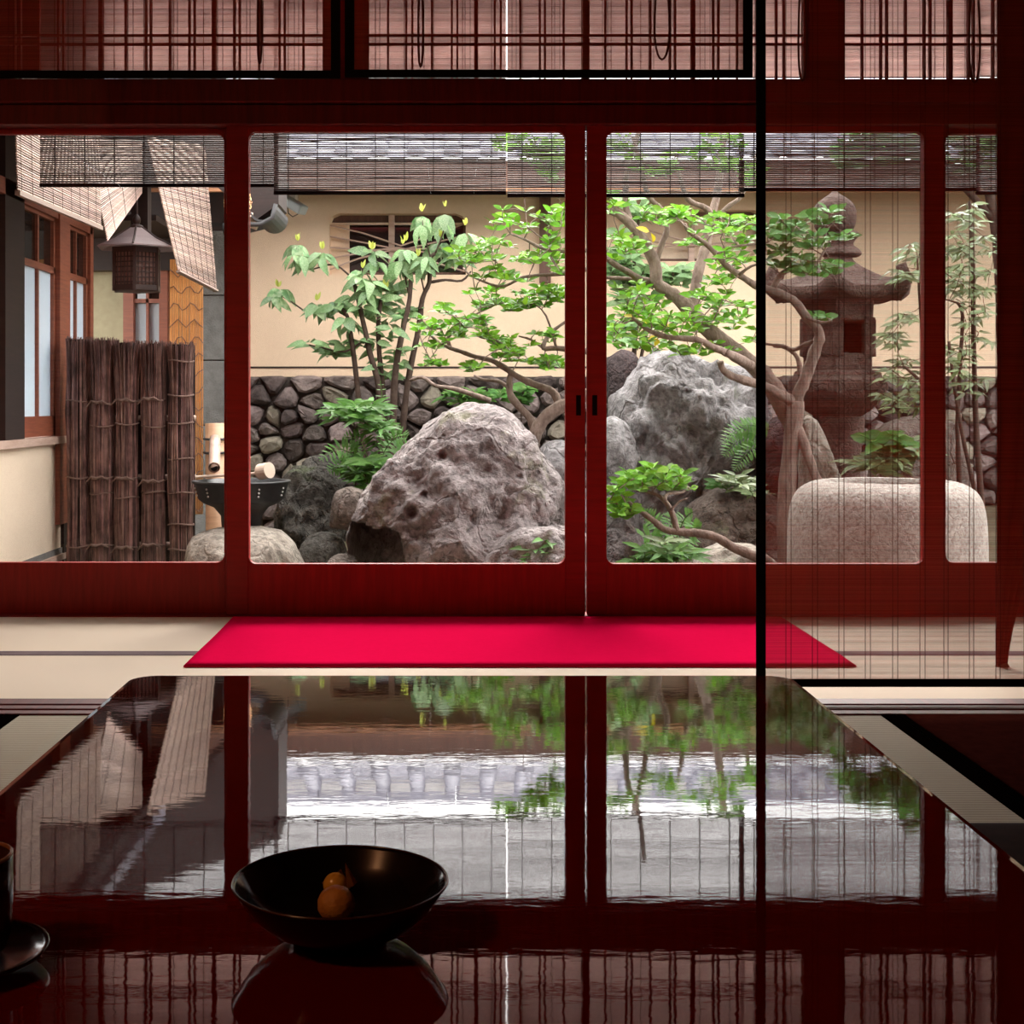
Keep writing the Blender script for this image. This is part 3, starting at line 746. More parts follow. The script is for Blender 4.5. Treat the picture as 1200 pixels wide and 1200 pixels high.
# ------------------------------------------------------------------ plaster building across the garden
WD = 10.45
pb = thing('plaster_building', 'beige plastered building with rubble stone base and tiled eave across the garden', 'building', (1.5, WD+0.5, -0.3))
WXL, WXR = XP(291, WD), 5.6
ZB, ZTOP = ZP(440, WD), 2.50
def hole(p0, p1, q0, q1): return XP(p0,WD), XP(p1,WD), ZP(q1,WD), ZP(q0,WD)
h1 = hole(386, 546, 250, 322); h2 = hole(733, 895, 246, 306)
mb = MB(); T = 0.22
xs = [WXL, h1[0], h1[1], h2[0], h2[1], WXR]
for k in (0, 2, 4): mb.box(xs[k], xs[k+1], WD, WD+T, ZB-0.02, ZTOP)
for h in (h1, h2):
    mb.box(h[0], h[1], WD, WD+T, ZB-0.02, h[2]); mb.box(h[0], h[1], WD, WD+T, h[3], ZTOP)
    c = 0.075
    for sx, x in ((1, h[0]), (-1, h[1])):
        mb.prism([(x, WD, h[3]), (x+sx*c, WD, h[3]), (x+sx*c*0.3, WD, h[3]-c*0.3), (x, WD, h[3]-c)], (0, T, 0))
        if h is h2:
            mb.prism([(x, WD, h[2]), (x+sx*c*3.4, WD, h[2]), (x+sx*c*1.5, WD, h[2]+c*0.32), (x, WD, h[2]+c*1.1)], (0, T, 0))
part('wall', mb, M['plaster'], pb)
part('wall_body', MB().box(WXL, WXR, WD+0.45, WD+0.5, -0.6, ZTOP), M['blackwood'], pb)
part('wall_return', MB().box(WXL, WXL+0.05, WD+T, WD+0.5, ZB, ZTOP), M['plaster'], pb)
part('wall_groove', MB().box(WXL, WXR, WD-0.006, WD+0.001, ZP(431.5,WD), ZP(429.5,WD)), M['blackwood'], pb)
# windows
def far_window(h, shutter_px, mulls, dark_m, strips):
    w = part('window', MB().box(h[0], h[1], WD+0.12, WD+0.16, h[2], h[2]+0.03).box(h[0], h[1], WD+0.12, WD+0.16, h[3]-0.05, h[3]).box(h[0], h[0]+0.02, WD+0.12, WD+0.16, h[2], h[3]).box(h[1]-0.02, h[1], WD+0.12, WD+0.16, h[2], h[3]), M['eavewood'], pb)
    part('window_pane', MB().box(h[0], h[1], WD+0.165, WD+0.17, h[2], h[3]), dark_m, w)
    if shutter_px: part('sliding_shutter', MB().box(h[0], XP(shutter_px, WD+0.14), WD+0.10, WD+0.115, h[2], h[3]-0.07), M['plaster'], w)
    for q, m in mulls: part('mullion', MB().box(XP(q,WD+0.1)-0.022, XP(q,WD+0.1)+0.022, WD+0.075, WD+0.115, h[2], h[3]), m, w)
    part('head_rail', MB().box(h[0], h[1], WD+0.085, WD+0.112, h[3]-0.075, h[3]-0.058), M['ladlewood'], w)
    for pts in strips:
        P3 = [P(a, b, WD+0.05) for a, b in pts]
        sm = []
        for k in range(13):
            u = k/12*(len(P3)-1); i = min(int(u), len(P3)-2); f = u-i; f = f*f*(3-2*f)
            sm.append(P3[i].lerp(P3[i+1], f))
        part('bent_bamboo_strip', MB().tube(sm, 0.0065, 6), M['bamboo'], w)
far_window(h1, 410, [(459, M['bamboo'])], M['darkglass'],
           [[(386,264),(425,273),(470,288),(545,262)],[(386,277),(425,284),(470,293),(545,276)],[(386,290),(430,293),(475,292),(545,290)],
            [(386,303),(425,296),(465,290),(545,304)],[(386,316),(420,303),(460,293),(545,318)]])
far_window(h2, None, [(810, M['bamboo'])], M['wingplaster'],
           [[(733,262),(780,276),(810,284),(893,262)],[(733,276),(770,284),(810,288),(893,280)],[(733,298),(770,290),(815,286),(893,296)]])
# timber post, eave, roof
part('wall_post', MB().box(XP(632,WD), XP(645,WD), WD-0.05, WD, ZP(332,WD), 2.4), M['eavewood'], pb)
EZ, RZ, ED = 2.444, 2.76, 9.75
part('fascia', MB().box(WXL-1.0, WXR, ED, ED+0.035, 2.245, EZ-0.005), M['eavewood'], pb)
part('fascia_trim', MB().box(WXL-1.0, WXR, ED-0.01, ED+0.04, 2.222, 2.244), M['orangewood'], pb)
part('soffit', MB().prism([(WXL-1.0, ED+0.03, 2.40),(WXL-1.0, WD+0.3, 2.50),(WXL-1.0, WD+0.3, 2.52),(WXL-1.0, ED+0.03, 2.42)], (WXR-WXL+1.0,0,0)), M['eavewood'], pb)
for i in range(16):
    x = WXL + i*0.45
    part('rafter', MB().beam((x, ED+0.035, 2.36), (x, WD+0.1, 2.45), 0.05, 0.07), M['eavewood'], pb)
sl = Vector((0, 10.38-ED+0.04, RZ-EZ)); L0 = sl.length; sl.normalize(); up = Vector((1,0,0)).cross(sl)
CS = 0.255; ncol = int((WXR-WXL+1.0)/CS)
pan = MB(); cov = MB()
tl = L0/3
vv = []; ff = []
for k in range(7):
    x = -CS/2+CS*k/6; dz = 0.018*((x/(CS/2))**2)
    for e in (0, 1): vv.append((x, (tl+0.02)*e, dz + (0.012 if e == 0 else 0)))
    for e in (0, 1): vv.append((x, (tl+0.02)*e, dz - 0.014 + (0.012 if e == 0 else 0)))
for k in range(6):
    a, b = 4*k, 4*k+4
    ff += [(a,b,b+1,a+1),(a+2,a+3,b+3,b+2),(a,a+2,b+2,b)]
pan.add(vv, ff); pan_me = pan.mesh('roof_pan_tile', M['rooftile'], True)
vv = []; ff = []
for e in range(2):
    for k in range(7):
        a = math.pi*k/6; vv.append((0.06*math.cos(a), (tl+0.02)*e, 0.005+0.055*math.sin(a)+(0.01 if e == 0 else 0)))
for k in range(6): ff.append((k, k+1, k+8, k+7))
ff.append((6,5,4,3,2,1,0))
cov.add(vv, ff); cov_me = cov.mesh('roof_cover_tile', M['rooftile'], True)
rot = Matrix(((1,0,0,0),(0,sl.y,up.y,0),(0,sl.z,up.z,0),(0,0,0,1)))
for i in range(ncol):
    for r_ in range(3):
        o = Vector((WXL-0.9+i*CS, ED-0.04, EZ)) + sl*tl*r_
        inst('roof_pan_tile', pan_me, Matrix.Translation(o) @ rot, pb)
        inst('roof_cover_tile', cov_me, Matrix.Translation(o+Vector((CS/2,0,0.012))) @ rot, pb)
for i in range(ncol):
    x = WXL-0.9+i*CS
    part('mortar_block', MB().box(x-0.075, x+0.075, 10.33, 10.40, RZ-0.01, RZ+0.065), M['mortar'], pb, bev=0.008)
for i in range(ncol//2+1):
    x = WXL-1.0+i*CS*2
    part('ridge_tile', MB().box(x+0.004, x+CS*2-0.004, 10.36, 10.62, RZ+0.06, RZ+0.11), M['rooftile'], pb, bev=0.006)
    part('ridge_tile', MB().tube([(x+0.004,10.49,RZ+0.13),(x+CS*2-0.004,10.49,RZ+0.13)], 0.075, 12), M['rooftile'], pb, smooth=True)

# rubble stones of the base: fitted irregular cells
def clip(poly, a, b, c):   # keep a*x+b*y <= c
    out = []
    for i in range(len(poly)):
        p, q = poly[i], poly[(i+1)%len(poly)]
        dp, dq = a*p[0]+b*p[1]-c, a*q[0]+b*q[1]-c
        if dp <= 0: out.append(p)
        if (dp < 0 < dq) or (dq < 0 < dp):
            t = dp/(dp-dq); out.append((p[0]+(q[0]-p[0])*t, p[1]+(q[1]-p[1])*t))
    return out
rng = random.Random(11)
SX0, SX1, SZ0, SZ1 = WXL-0.05, 4.6, -0.25, ZB
pts = []
rows = 10; rh = (SZ1-SZ0)/rows
for r_ in range(rows):
    x = SX0 + rng.uniform(-0.1, 0.1)
    while x < SX1:
        w = rng.uniform(0.10, 0.24) if r_ < rows-1 else rng.uniform(0.16, 0.30)
        pts.append((x+w/2, SZ0+rh*(r_+0.5)+rng.uniform(-0.045,0.045)*(0.4 if r_ == rows-1 else 1)))
        x += w
part('stone_bedding', MB().box(WXL, WXR, WD-0.03, WD+0.45, -0.6, ZB-0.01), M['joint'], pb)
for i, (cx, cz) in enumerate(pts):
    poly = [(cx-0.3,cz-0.3),(cx+0.3,cz-0.3),(cx+0.3,cz+0.3),(cx-0.3,cz+0.3)]
    poly = clip(clip(clip(poly, 0, 1, SZ1), 0, -1, -SZ0), -1, 0, -SX0)
    for j, (qx, qz) in enumerate(pts):
        if j == i or abs(qx-cx) > 0.6 or abs(qz-cz) > 0.6: continue
        a, b = qx-cx, qz-cz; m_ = ((qx+cx)/2, (qz+cz)/2)
        poly = clip(poly, a, b, a*m_[0]+b*m_[1])
    if len(poly) < 3: continue
    gx_ = sum(p[0] for p in poly)/len(poly); gz_ = sum(p[1] for p in poly)/len(poly)
    dep = rng.uniform(0.07, 0.16)
    ring = []
    for k in range(len(poly)):           # chop corners so cells look like rounded stones
        p, q = poly[k], poly[(k+1)%len(poly)]
        ring.append((p[0]*0.75+q[0]*0.25, p[1]*0.75+q[1]*0.25)); ring.append((p[0]*0.25+q[0]*0.75, p[1]*0.25+q[1]*0.75))
    n = len(ring); vs = []; fs = []
    tx, tz = rng.uniform(-0.35,0.35), rng.uniform(-0.5,0.2)
    for lev, (sc, dp) in enumerate(((0.90, 0.02), (0.90, -dep*0.5), (0.66, -dep*0.92))):
        for (x, z) in ring:
            j2 = 1 + rng.uniform(-0.09, 0.07)
            lx, lz = (x-gx_)*sc*j2, (z-gz_)*sc*j2
            vs.append((gx_+lx, WD-0.03+dp+(lx*tx+lz*tz if lev == 2 else 0)*0.7+rng.uniform(-0.008,0.008), gz_+lz))
    vs.append((gx_+rng.uniform(-0.02,0.02), WD-0.03-dep*rng.uniform(0.9,1.15), gz_+rng.uniform(-0.02,0.03)))
    for lev in range(2):
        for k in range(n): fs.append((lev*n+k, lev*n+(k+1)%n, (lev+1)*n+(k+1)%n, (lev+1)*n+k))
    for k in range(n): fs.append((2*n+k, 2*n+(k+1)%n, 3*n))
    mb = MB(); mb.add(vs, fs)
    r0 = rng.random()
    part('stone', mb, M['rubble_red'] if abs(cx-XP(352,WD)) < 0.09 and abs(cz-ZP(512,WD)) < 0.07 else M['rubble_pale'] if r0 < 0.12 else M['rubble'], pb)

# ------------------------------------------------------------------ house wing on the left
WX = -2.44
wg = thing('house_wing', 'dim wooden house wing with sand plaster wall and sash windows, left of the garden', 'building', (WX-0.6, 7.5, -0.5))
part('lower_wall', MB().box(WX-0.12, WX, 5.1, 9.42, -0.15, 0.50), M['wingplaster'], wg)
part('base_board', MB().box(WX-0.12, WX+0.03, 5.1, 9.42, -0.22, -0.185), M['bamboo'], wg)
part('foundation', MB().box(WX-0.12, WX+0.01, 5.1, 9.42, -0.7, -0.15), M['greyblock'], wg)
part('sill_board', MB().box(WX-0.12, WX+0.04, 5.1, 9.42, 0.50, 0.545), M['bamboo'], wg)
part('upper_wall', MB().box(WX-0.12, WX-0.02, 5.1, 9.42, 1.93, 2.6), M['blackwood'], wg)
part('head_beam', MB().box(WX-0.12, WX+0.02, 5.1, 9.42, 1.88, 1.97), M['brownwood'], wg)
part('side_panel', MB().box(WX-0.12, WX-0.06, 5.1, 7.62, 0.545, 1.9), M['brownwood'], wg)
part('corner_post', MB().box(WX-0.10, WX+0.02, 7.58, 7.92, 0.545, 2.2), M['blackwood'], wg)
part('window_post', MB().box(WX-0.10, WX+0.03, 8.60, 8.83, 0.0, 2.3), M['brownwood'], wg)
part('window_post', MB().box(WX-0.10, WX+0.02, 9.36, 9.44, -0.5, 2.3), M['brownwood'], wg)
part('lower_post', MB().box(WX-0.05, WX+0.02, 8.72, 8.80, -0.5, 0.5), M['blackwood'], wg)
def sash(y0, y1):
    z0, z1, zm = 0.55, 1.90, 1.56
    w = part('window', MB().box(WX-0.04, WX, y0, y0+0.035, z0, z1).box(WX-0.04, WX, y1-0.035, y1, z0, z1).box(WX-0.04, WX, y0, y1, z0, z0+0.12).box(WX-0.04, WX, y0, y1, z1-0.04, z1).box(WX-0.04, WX, y0, y1, zm-0.02, zm+0.02), M['brownwood'], wg)
    ym = (y0+y1)/2
    part('muntin', MB().box(WX-0.035, WX-0.003, ym-0.014, ym+0.014, z0+0.12, z1-0.04), M['brownwood'], w)
    for a, b in ((y0+0.035, ym-0.014), (ym+0.014, y1-0.035)):
        part('frosted_pane', MB().box(WX-0.026, WX-0.020, a, b, z0+0.12, zm-0.02), M['frosted'], w)
        part('dark_pane', MB().box(WX-0.026, WX-0.020, a, b, zm+0.02, z1-0.04), M['darkglass'], w)
sash(7.92, 8.60); sash(8.83, 9.36)
part('end_wall', MB().box(-3.6, -1.98, 10.60, 10.70, -0.5, 2.0), M['greenwall'], wg)
part('end_soffit', MB().box(-3.6, -2.0, 9.45, 10.6, 1.98, 2.02), M['blackwood'], wg)
part('end_gable', MB().box(-3.6, -1.62, 10.60, 10.70, 2.0, 2.44), M['blackwood'], wg)
part('end_beam', MB().box(-3.6, -1.95, 10.45, 10.58, 1.74, 1.98), M['blackwood'], wg)
part('end_post', MB().box(XP(145,10.5), XP(157,10.5), 10.48, 10.56, -0.4, 1.9), M['brownwood'], wg)
part('end_post', MB().box(XP(187,10.5), XP(197,10.5), 10.48, 10.56, -0.4, 1.9), M['brownwood'], wg)
ew = part('window', MB().box(XP(157,10.5), XP(187,10.5), 10.50, 10.54, 1.50, 1.53).box(XP(157,10.5), XP(187,10.5), 10.50, 10.54, 0.6, 0.7).box(XP(157,10.5), XP(187,10.5), 10.50, 10.54, 1.70, 1.75).box(XP(171,10.5), XP(174,10.5), 10.50, 10.54, 0.6, 1.75), M['brownwood'], wg)
part('frosted_pane', MB().box(XP(157,10.5), XP(187,10.5), 10.55, 10.56, 0.6, 1.5), M['frosted'], ew)
part('dark_pane', MB().box(XP(157,10.5), XP(187,10.5), 10.55, 10.56, 1.5, 1.75), M['darkglass'], ew)
# wing roof and eave
EX = -1.75
part('eave_soffit', MB().prism([(EX, 5.95, 2.29),(WX-1.2, 5.95, 2.85),(WX-1.2, 5.95, 2.88),(EX, 5.95, 2.32)], (0, 3.72, 0)), M['eavewood'], wg)
part('eave_board', MB().box(EX-0.03, EX+0.01, 5.95, 9.67, 2.24, 2.33), M['blackwood'], wg)
part('roof', MB().prism([(EX+0.05, 5.95, 2.33),(WX-1.2, 5.95, 2.90),(WX-1.2, 5.95, 2.98),(EX+0.05, 5.95, 2.40)], (0, 3.72, 0)), M['rooftile'], wg)
for i in range(9):
    y = 6.0 + i*0.45
    part('rafter', MB().beam((EX, y, 2.27), (WX-0.2, y, 2.50), 0.05, 0.06), M['blackwood'], wg)
part('eave_pillar', MB().box(XP(163,9.1)-0.05, XP(163,9.1)+0.06, 9.08, 9.19, 1.62, 2.3), M['blackwood'], wg)
# upper storey and the steep side roof that slopes down towards the garden
part('upper_storey', MB().box(-4.6, -1.98, 8.9, 9.0, 2.62, 4.6), M['blackwood'], wg)
rd0, rd1 = 8.3, 8.72
part('side_roof', MB().prism([(-1.17, rd0, 1.83),(-2.25, rd0, 2.80),(-2.25, rd0, 3.0),(-1.03, rd0, 2.56),(-1.03, rd0, 1.93)], (0, rd1-rd0, 0)), M['blackwood'], wg)
gm = MB(); ga = [R(200+17*k) for k in range(11)]; gc = (-1.12, 1.90)
gm.prism([(gc[0]+0.085*math.cos(a), rd0-0.05, gc[1]+0.085*math.sin(a)) for a in ga] + [(gc[0]+0.072*math.cos(a), rd0-0.05, gc[1]+0.072*math.sin(a)) for a in reversed(ga)], (0, rd1-rd0+0.15, 0))
part('side_gutter', gm, M['steelgrey'], wg)
part('gutter_bracket', MB().tube([(-1.04, rd0-0.06, 1.92),(-1.06, rd0-0.06, 1.84),(-1.13, rd0-0.06, 1.80),(-1.30, rd0-0.06, 1.80)], 0.014, 8), M['steelgrey'], wg, smooth=True)
for i in range(2):
    part('rafter_end', MB().tube([(-1.30, rd0-0.02+0.3*i, 1.885),(-1.19, rd0-0.02+0.3*i, 1.84)], 0.035, 10), M['ladlewood'], wg)
# straw blinds on the wing
sudare('straw_blind', 'pale straw blind slanting along the wing eave above the sash windows', 'blind', (-1.79,5.70,2.22),(-1.79,7.1,2.22),(-1.82,7.25,1.645),(-1.82,5.86,1.62), 0.0105, 0.0088, M['reed_pale'], [i/9+0.03 for i in range(9)], hem=0.02, hem_m='reed_pale', group='straw blinds on the wing', seg=5, jit=0.1)
sudare('straw_blind', 'pale straw blind corner hanging askew just left of the hanging lantern', 'blind', P(100,160,7.25),P(166,165,7.9),P(166,226,7.9),P(126,283,7.3), 0.0105, 0.0088, M['reed_pale'], [0.2,0.5,0.8], group='straw blinds on the wing', seg=4, jit=0.1)
sudare('straw_blind', 'pale straw blind hanging askew right of the hanging lantern', 'blind', P(172,160,7.75),P(240,170,8.2),P(254,342,8.25),P(209,319,7.55), 0.0105, 0.0088, M['reed_pale'], [i/7+0.07 for i in range(7)], hem=0.012, hem_m='reed_pale', group='straw blinds on the wing', seg=5, jit=0.1)

# grey block wall between wing and plaster building
gw = thing('block_wall', 'grey concrete block wall between the wing and the plaster building', 'wall', (XP(262,10.6),10.62,-0.4))
for r_ in range(5):
    z0 = -0.4+r_*0.49
    part('block_joint', MB().box(-2.0, WXL+0.05, 10.57, 10.66, z0, z0+0.49), M['blackwood'], gw)
    part('concrete_block', MB().box(-2.0, WXL+0.05, 10.55, 10.68, z0+0.004, z0+0.486), M['greyblock'], gw, bev=0.006)
# orange reed screen
od = 10.05
sc_ = thing('reed_screen', 'orange bamboo reed screen standing behind the brushwood fence', 'screen', (XP(219,od),od,-0.4))
x0, x1 = XP(199,od), XP(238,od); n = 22
mb = MB()
for i in range(n):
    x = x0+(x1-x0)*(i+0.5)/n
    mb.tube([(x,od+random.uniform(-.003,.003),-0.05),(x+random.uniform(-.004,.004),od,0.8),(x,od,1.78)], (x1-x0)/n*0.46, 6)
part('reeds', mb, M['orangereed'], sc_, smooth=True, kind='stuff')
for k in range(15):
    z = 0.0+0.12*k
    pts_ = [(x0+(x1-x0)*u/8, od-0.008, z+0.03*math.sin(u*1.6+k)) for u in range(9)]
    part('binding_cord', MB().tube(pts_, 0.003, 5), M['rope'], sc_)

# gutter elbow and security lamp
gd = 9.6
gp = thing('gutter_pipe', 'dark grey curved gutter pipe at the corner of the plaster building', 'pipe', P(300,262,gd))
part('pipe_elbow', MB().tube([P(326,222,gd),P(325,238,gd),P(319,252,gd),P(306,262,gd),P(285,267,gd),P(262,269,gd)], 0.045, 12), M['steelgrey'], gp, smooth=True)
part('pipe_collar', MB().tube([P(326,214,gd),P(326,226,gd)], 0.066, 12), M['steelgrey'], gp, smooth=True)
sp = thing('wall_spotlight', 'small grey spotlight with white bracket under the tiled eave', 'lamp', P(343,240,10.3))
part('lamp_housing', MB().beam(P(331,232,10.2), P(356,247,10.1), 0.09, 0.07), M['metal'], sp, bev=0.012)
part('bracket', MB().box(XP(341,10.4)-0.05, XP(341,10.4)+0.05, 10.28, 10.45, ZP(236,10.4), ZP(226,10.4)), M['white'], sp, bev=0.01)
part('wire_loop', MB().tube([P(337,243,10.3),P(338,250,10.3),P(343,254,10.3),P(349,251,10.3),P(349,246,10.3)], 0.004, 6), M['steelgrey'], sp)
# ------------------------------------------------------------------ rocks
def rock(name, label, outline, d, depth, m, seed=1, amp=0.05, nt_=96, nf=56, bumps=(), p=0.62, group=None, freq=2.2, fine=0.35, hollow=False):
    W = [(XP(x,d), ZP(y,d)) for x, y in outline]
    xs = [w[0] for w in W]; zs = [w[1] for w in W]
    cx, cz = (min(xs)+max(xs))/2, (min(zs)+max(zs))/2
    def reach(a):
        dx, dz = math.cos(a), math.sin(a); best = 0
        for i in range(len(W)):
            (x1, z1), (x2, z2) = W[i], W[(i+1)%len(W)]
            ex, ez = x2-x1, z2-z1
            den = dx*ez - dz*ex
            if abs(den) < 1e-9: continue
            t = ((x1-cx)*ez - (z1-cz)*ex)/den; s = ((x1-cx)*dz - (z1-cz)*dx)/den
            if t > 0 and -1e-6 <= s <= 1+1e-6: best = max(best, t)
        return best
    rr = [reach(2*math.pi*k/nt_) for k in range(nt_)]
    rr = [(rr[k-1]+2*rr[k]+rr[(k+1)%nt_])/4 for k in range(nt_)]
    off = Vector((seed*3.7, seed*1.3, seed*2.9))
    vs = []; fs = []
    def disp(v, rscale):
        q = (v+off)*freq
        rg_ = noise.ridged_multi_fractal(q*1.5+Vector((5,1,2)), 0.9, 2.1, 5, 1.0, 2.0)
        return (noise.fractal(q, 1.0, 2.0, 4)*amp + noise.fractal(q*4.3, 0.8, 2.1, 5)*amp*fine*1.2 - (rg_-0.8)*amp*0.22) * rscale
    pole_f = None
    for i in range(nf+1):
        ph = math.pi*i/nf
        s, c = math.sin(ph), math.cos(ph)
        sp_ = max(s,0)**p
        for k in range(nt_):
            a = 2*math.pi*k/nt_
            r = rr[k]*sp_
            x, z = cx+math.cos(a)*r, cz+math.sin(a)*r
            y = d - math.copysign(abs(c)**0.8, c)*depth
            v = Vector((x, y, z))
            n = Vector((math.cos(a)*s, -c, math.sin(a)*s))
            dv = disp(v, 1.0)
            if s > 0.9: dv *= 0.45
            v = v + n*dv
            for (bx, by, br, am) in bumps:      # hollows and lobes on the near face
                if c > 0:
                    bp_ = P(bx, by, d)
                    q = ((v.x-bp_.x)**2+(v.z-bp_.z)**2)/(br*d/F)**2
                    if q < 4: v.y += am*math.exp(-q*1.6)*min(1, c*3)
            if hollow and c > 0:                # overhang at the lower left of the near face
                hx_ = VX + v.x*F/d; hy_ = VY + (EYE-v.z)*F/d
                wob = 6*noise.noise(Vector((hx_*0.05, hy_*0.05, 1)))
                e1 = min(1, max(0, (hy_-604-wob-0.12*(hx_-410))/7)); e2 = min(1, max(0, (478+wob-hx_+0.1*(hy_-640))/7)); e3 = min(1, max(0, (hx_-409)/10))
                v.y += 0.75*e1*e2*e3*min(1, c*2.5)
            vs.append(v)
    for i in range(nf):
        for k in range(nt_): fs.append((i*nt_+k, (i+1)*nt_+k, (i+1)*nt_+(k+1)%nt_, i*nt_+(k+1)%nt_))
    mb = MB(); mb.add(vs, fs)
    o = part(name, mb, m, smooth=True)
    return tag(o, label, 'rock', group)
G = 'garden boulders'
rock('boulder', 'largest pale grey boulder with pitted slanting face in the middle of the garden',
     [(402,760),(407,640),(410,612),(424,582),(448,548),(480,514),(520,484),(552,473),(578,477),(603,492),(632,535),(652,560),(664,600),(674,640),(676,760)], 7.1, 0.62, M['rock_main'], 3, 0.075, 200, 120, hollow=True,
     bumps=[(487,590,7,0.10),(520,530,7,0.08),(500,572,5,0.06),(560,640,60,-0.10),(575,600,30,0.08),(640,560,14,0.06)], freq=1.7, group=G, fine=0.5)
rock('boulder', 'low greenish boulder at the foot of the largest boulder', [(546,760),(552,668),(575,640),(610,622),(650,616),(690,625),(700,680),(700,760)], 6.42, 0.20, M['rock_main'], 5, 0.06, bumps=[], group=G)
rock('boulder', 'small grey stone tucked under the overhang of the largest boulder', [(496,740),(500,655),(508,642),(522,650),(530,680),(530,740)], 6.7, 0.16, M['rock_main'], 8, 0.03, 48, 30, group=G)
rock('boulder', 'grey rock behind the right shoulder of the largest boulder', [(626,640),(628,535),(640,514),(660,512),(680,530),(690,600),(690,640)], 7.9, 0.3, M['rock_grey'], 9, 0.06, 72, 40, group=G)
rock('boulder', 'dark wet mossy rock right of the iron water bowl', [(318,760),(325,600),(330,560),(345,547),(372,545),(395,552),(408,580),(414,640),(414,760)], 8.45, 0.36, M['rock_dark'], 12, 0.13, 110, 64, group=G, freq=3)
rock('boulder', 'small brown stone between mossy rock and largest boulder', [(386,620),(388,590),(394,576),(410,570),(424,574),(432,592),(432,620)], 7.75, 0.13, M['rock_brown'], 14, 0.03, 48, 30, group=G)
rock('boulder', 'small dark stone at the lower left foot of the largest boulder', [(376,720),(380,665),(392,652),(408,648),(420,655),(424,720)], 7.0, 0.16, M['rock_brown'], 15, 0.03, 48, 30, group=G)
rock('boulder', 'dark rock under the brown stone, beside the mossy rock', [(350,540),(352,548),(345,600),(400,610),(425,600),(430,560),(420,535),(380,528)], 9.0, 0.22, M['rock_dark'], 16, 0.07, 60, 36, group=G)
rock('boulder', 'low dark wet stone in front of the mossy rock', [(340,740),(348,655),(362,630),(385,622),(402,632),(410,660),(414,740)], 7.85, 0.2, M['rock_dark'], 17, 0.05, 72, 40, group=G)
rock('flat_stone', 'rounded tan stone slab carrying the iron water bowl', [(224,800),(222,650),(226,628),(250,619),(300,617),(328,621),(346,640),(356,670),(360,800)], 7.55, 0.42, M['rock_flat'], 18, 0.045, 96, 56, group=G)
rock('boulder', 'tall blue-grey boulder behind the low crooked azalea, right of the door stiles',
     [(700,700),(706,540),(716,500),(722,470),(742,446),(756,424),(780,412),(806,419),(846,428),(880,446),(900,500),(908,600),(908,700)], 8.7, 0.55, M['rock_grey'], 21, 0.14, 150, 90, bumps=[(760,470,16,0.08),(800,510,14,0.10),(740,500,18,-0.08),(845,520,40,-0.10),(790,460,8,0.08)], group=G, freq=1.8, fine=0.5)
rock('boulder', 'dark purple round rock on top of the grey boulder beside the door stile', [(708,470),(704,440),(712,420),(728,409),(744,412),(753,430),(752,450),(740,466),(722,475)], 9.2, 0.22, M['rock_black'], 22, 0.04, 60, 36, group=G)
rock('boulder', 'grey green rock below the dark purple round rock', [(690,640),(694,520),(702,490),(716,485),(738,500),(748,560),(748,640)], 8.3, 0.25, M['rock_grey'], 23, 0.07, 72, 44, group=G)
rock('boulder', 'brown grey rock below the hanging fern near the black blind edge', [(796,700),(800,620),(815,588),(850,574),(890,570),(925,590),(930,640),(930,700)], 8.0, 0.3, M['rock_brown'], 24, 0.08, 90, 50, group=G, freq=2.6)
rock('boulder', 'pitted dark grey stone in the lower corner beside the door stile', [(690,760),(694,640),(702,608),(722,600),(742,612),(752,640),(754,690),(750,760)], 6.7, 0.22, M['rock_por'], 25, 0.05, 84, 48, group=G, freq=3)
rock('boulder', 'pale flat stone beneath the crooked low branch', [(795,760),(805,672),(820,645),(850,636),(884,640),(910,660),(915,760)], 6.9, 0.25, M['rock_flat'], 26, 0.04, 72, 40, group=G)
rock('boulder', 'dark brown rock behind the leaning tree trunk', [(886,700),(890,520),(905,492),(925,488),(945,510),(955,600),(955,700)], 8.05, 0.16, M['rock_black'], 27, 0.07, 72, 40, group=G)
rock('boulder', 'pale leaning stone slab left of the stone lantern shaft', [(938,640),(936,500),(944,482),(954,486),(968,520),(986,562),(990,640)], 7.75, 0.10, M['rock_flat'], 28, 0.03, 60, 36, group=G)
rock('boulder', 'broad brown rock behind the shrubs right of the stone lantern', [(1015,640),(1020,520),(1040,494),(1075,488),(1120,494),(1130,560),(1130,640)], 9.3, 0.3, M['rock_brown'], 29, 0.07, 72, 40, group=G)

# ------------------------------------------------------------------ carved stone water basin
bd_ = 6.65; bx_ = XP(1038, bd_); bR = 113*bd_/F; bt = ZP(563, bd_)
bs_ = thing('stone_basin', 'large round pale granite water basin behind the lowered blind', 'basin', (bx_, bd_, -0.5))
prof = [(0.92*bR,-0.5),(0.99*bR,-0.3),(1.0*bR,-0.05),(0.995*bR,bt-0.22),(0.965*bR,bt-0.11),(0.90*bR,bt-0.05),(0.80*bR,bt-0.018),(0.70*bR,bt-0.003),(0.64*bR,bt),(0.62*bR,bt-0.004),(0.60*bR,bt-0.03),(0.56*bR,bt-0.16),(0.3*bR,bt-0.22),(0.001,bt-0.23)]
def smooth_prof(pr, k=3):
    for _ in range(k-1):
        out = [pr[0]]
        for a, b in zip(pr, pr[1:]): out += [(a[0]*.75+b[0]*.25, a[1]*.75+b[1]*.25), (a[0]*.25+b[0]*.75, a[1]*.25+b[1]*.75)]
        out.append(pr[-1]); pr = out
    return pr
part('basin_body', MB().lathe(smooth_prof(prof), 80, (bx_, bd_, 0)), M['basin'], bs_, smooth=True)
part('water_surface', MB().lathe([(0.595*bR, bt-0.05),(0.0005,bt-0.05)], 48, (bx_,bd_,0), closed=False), M['water'], bs_)

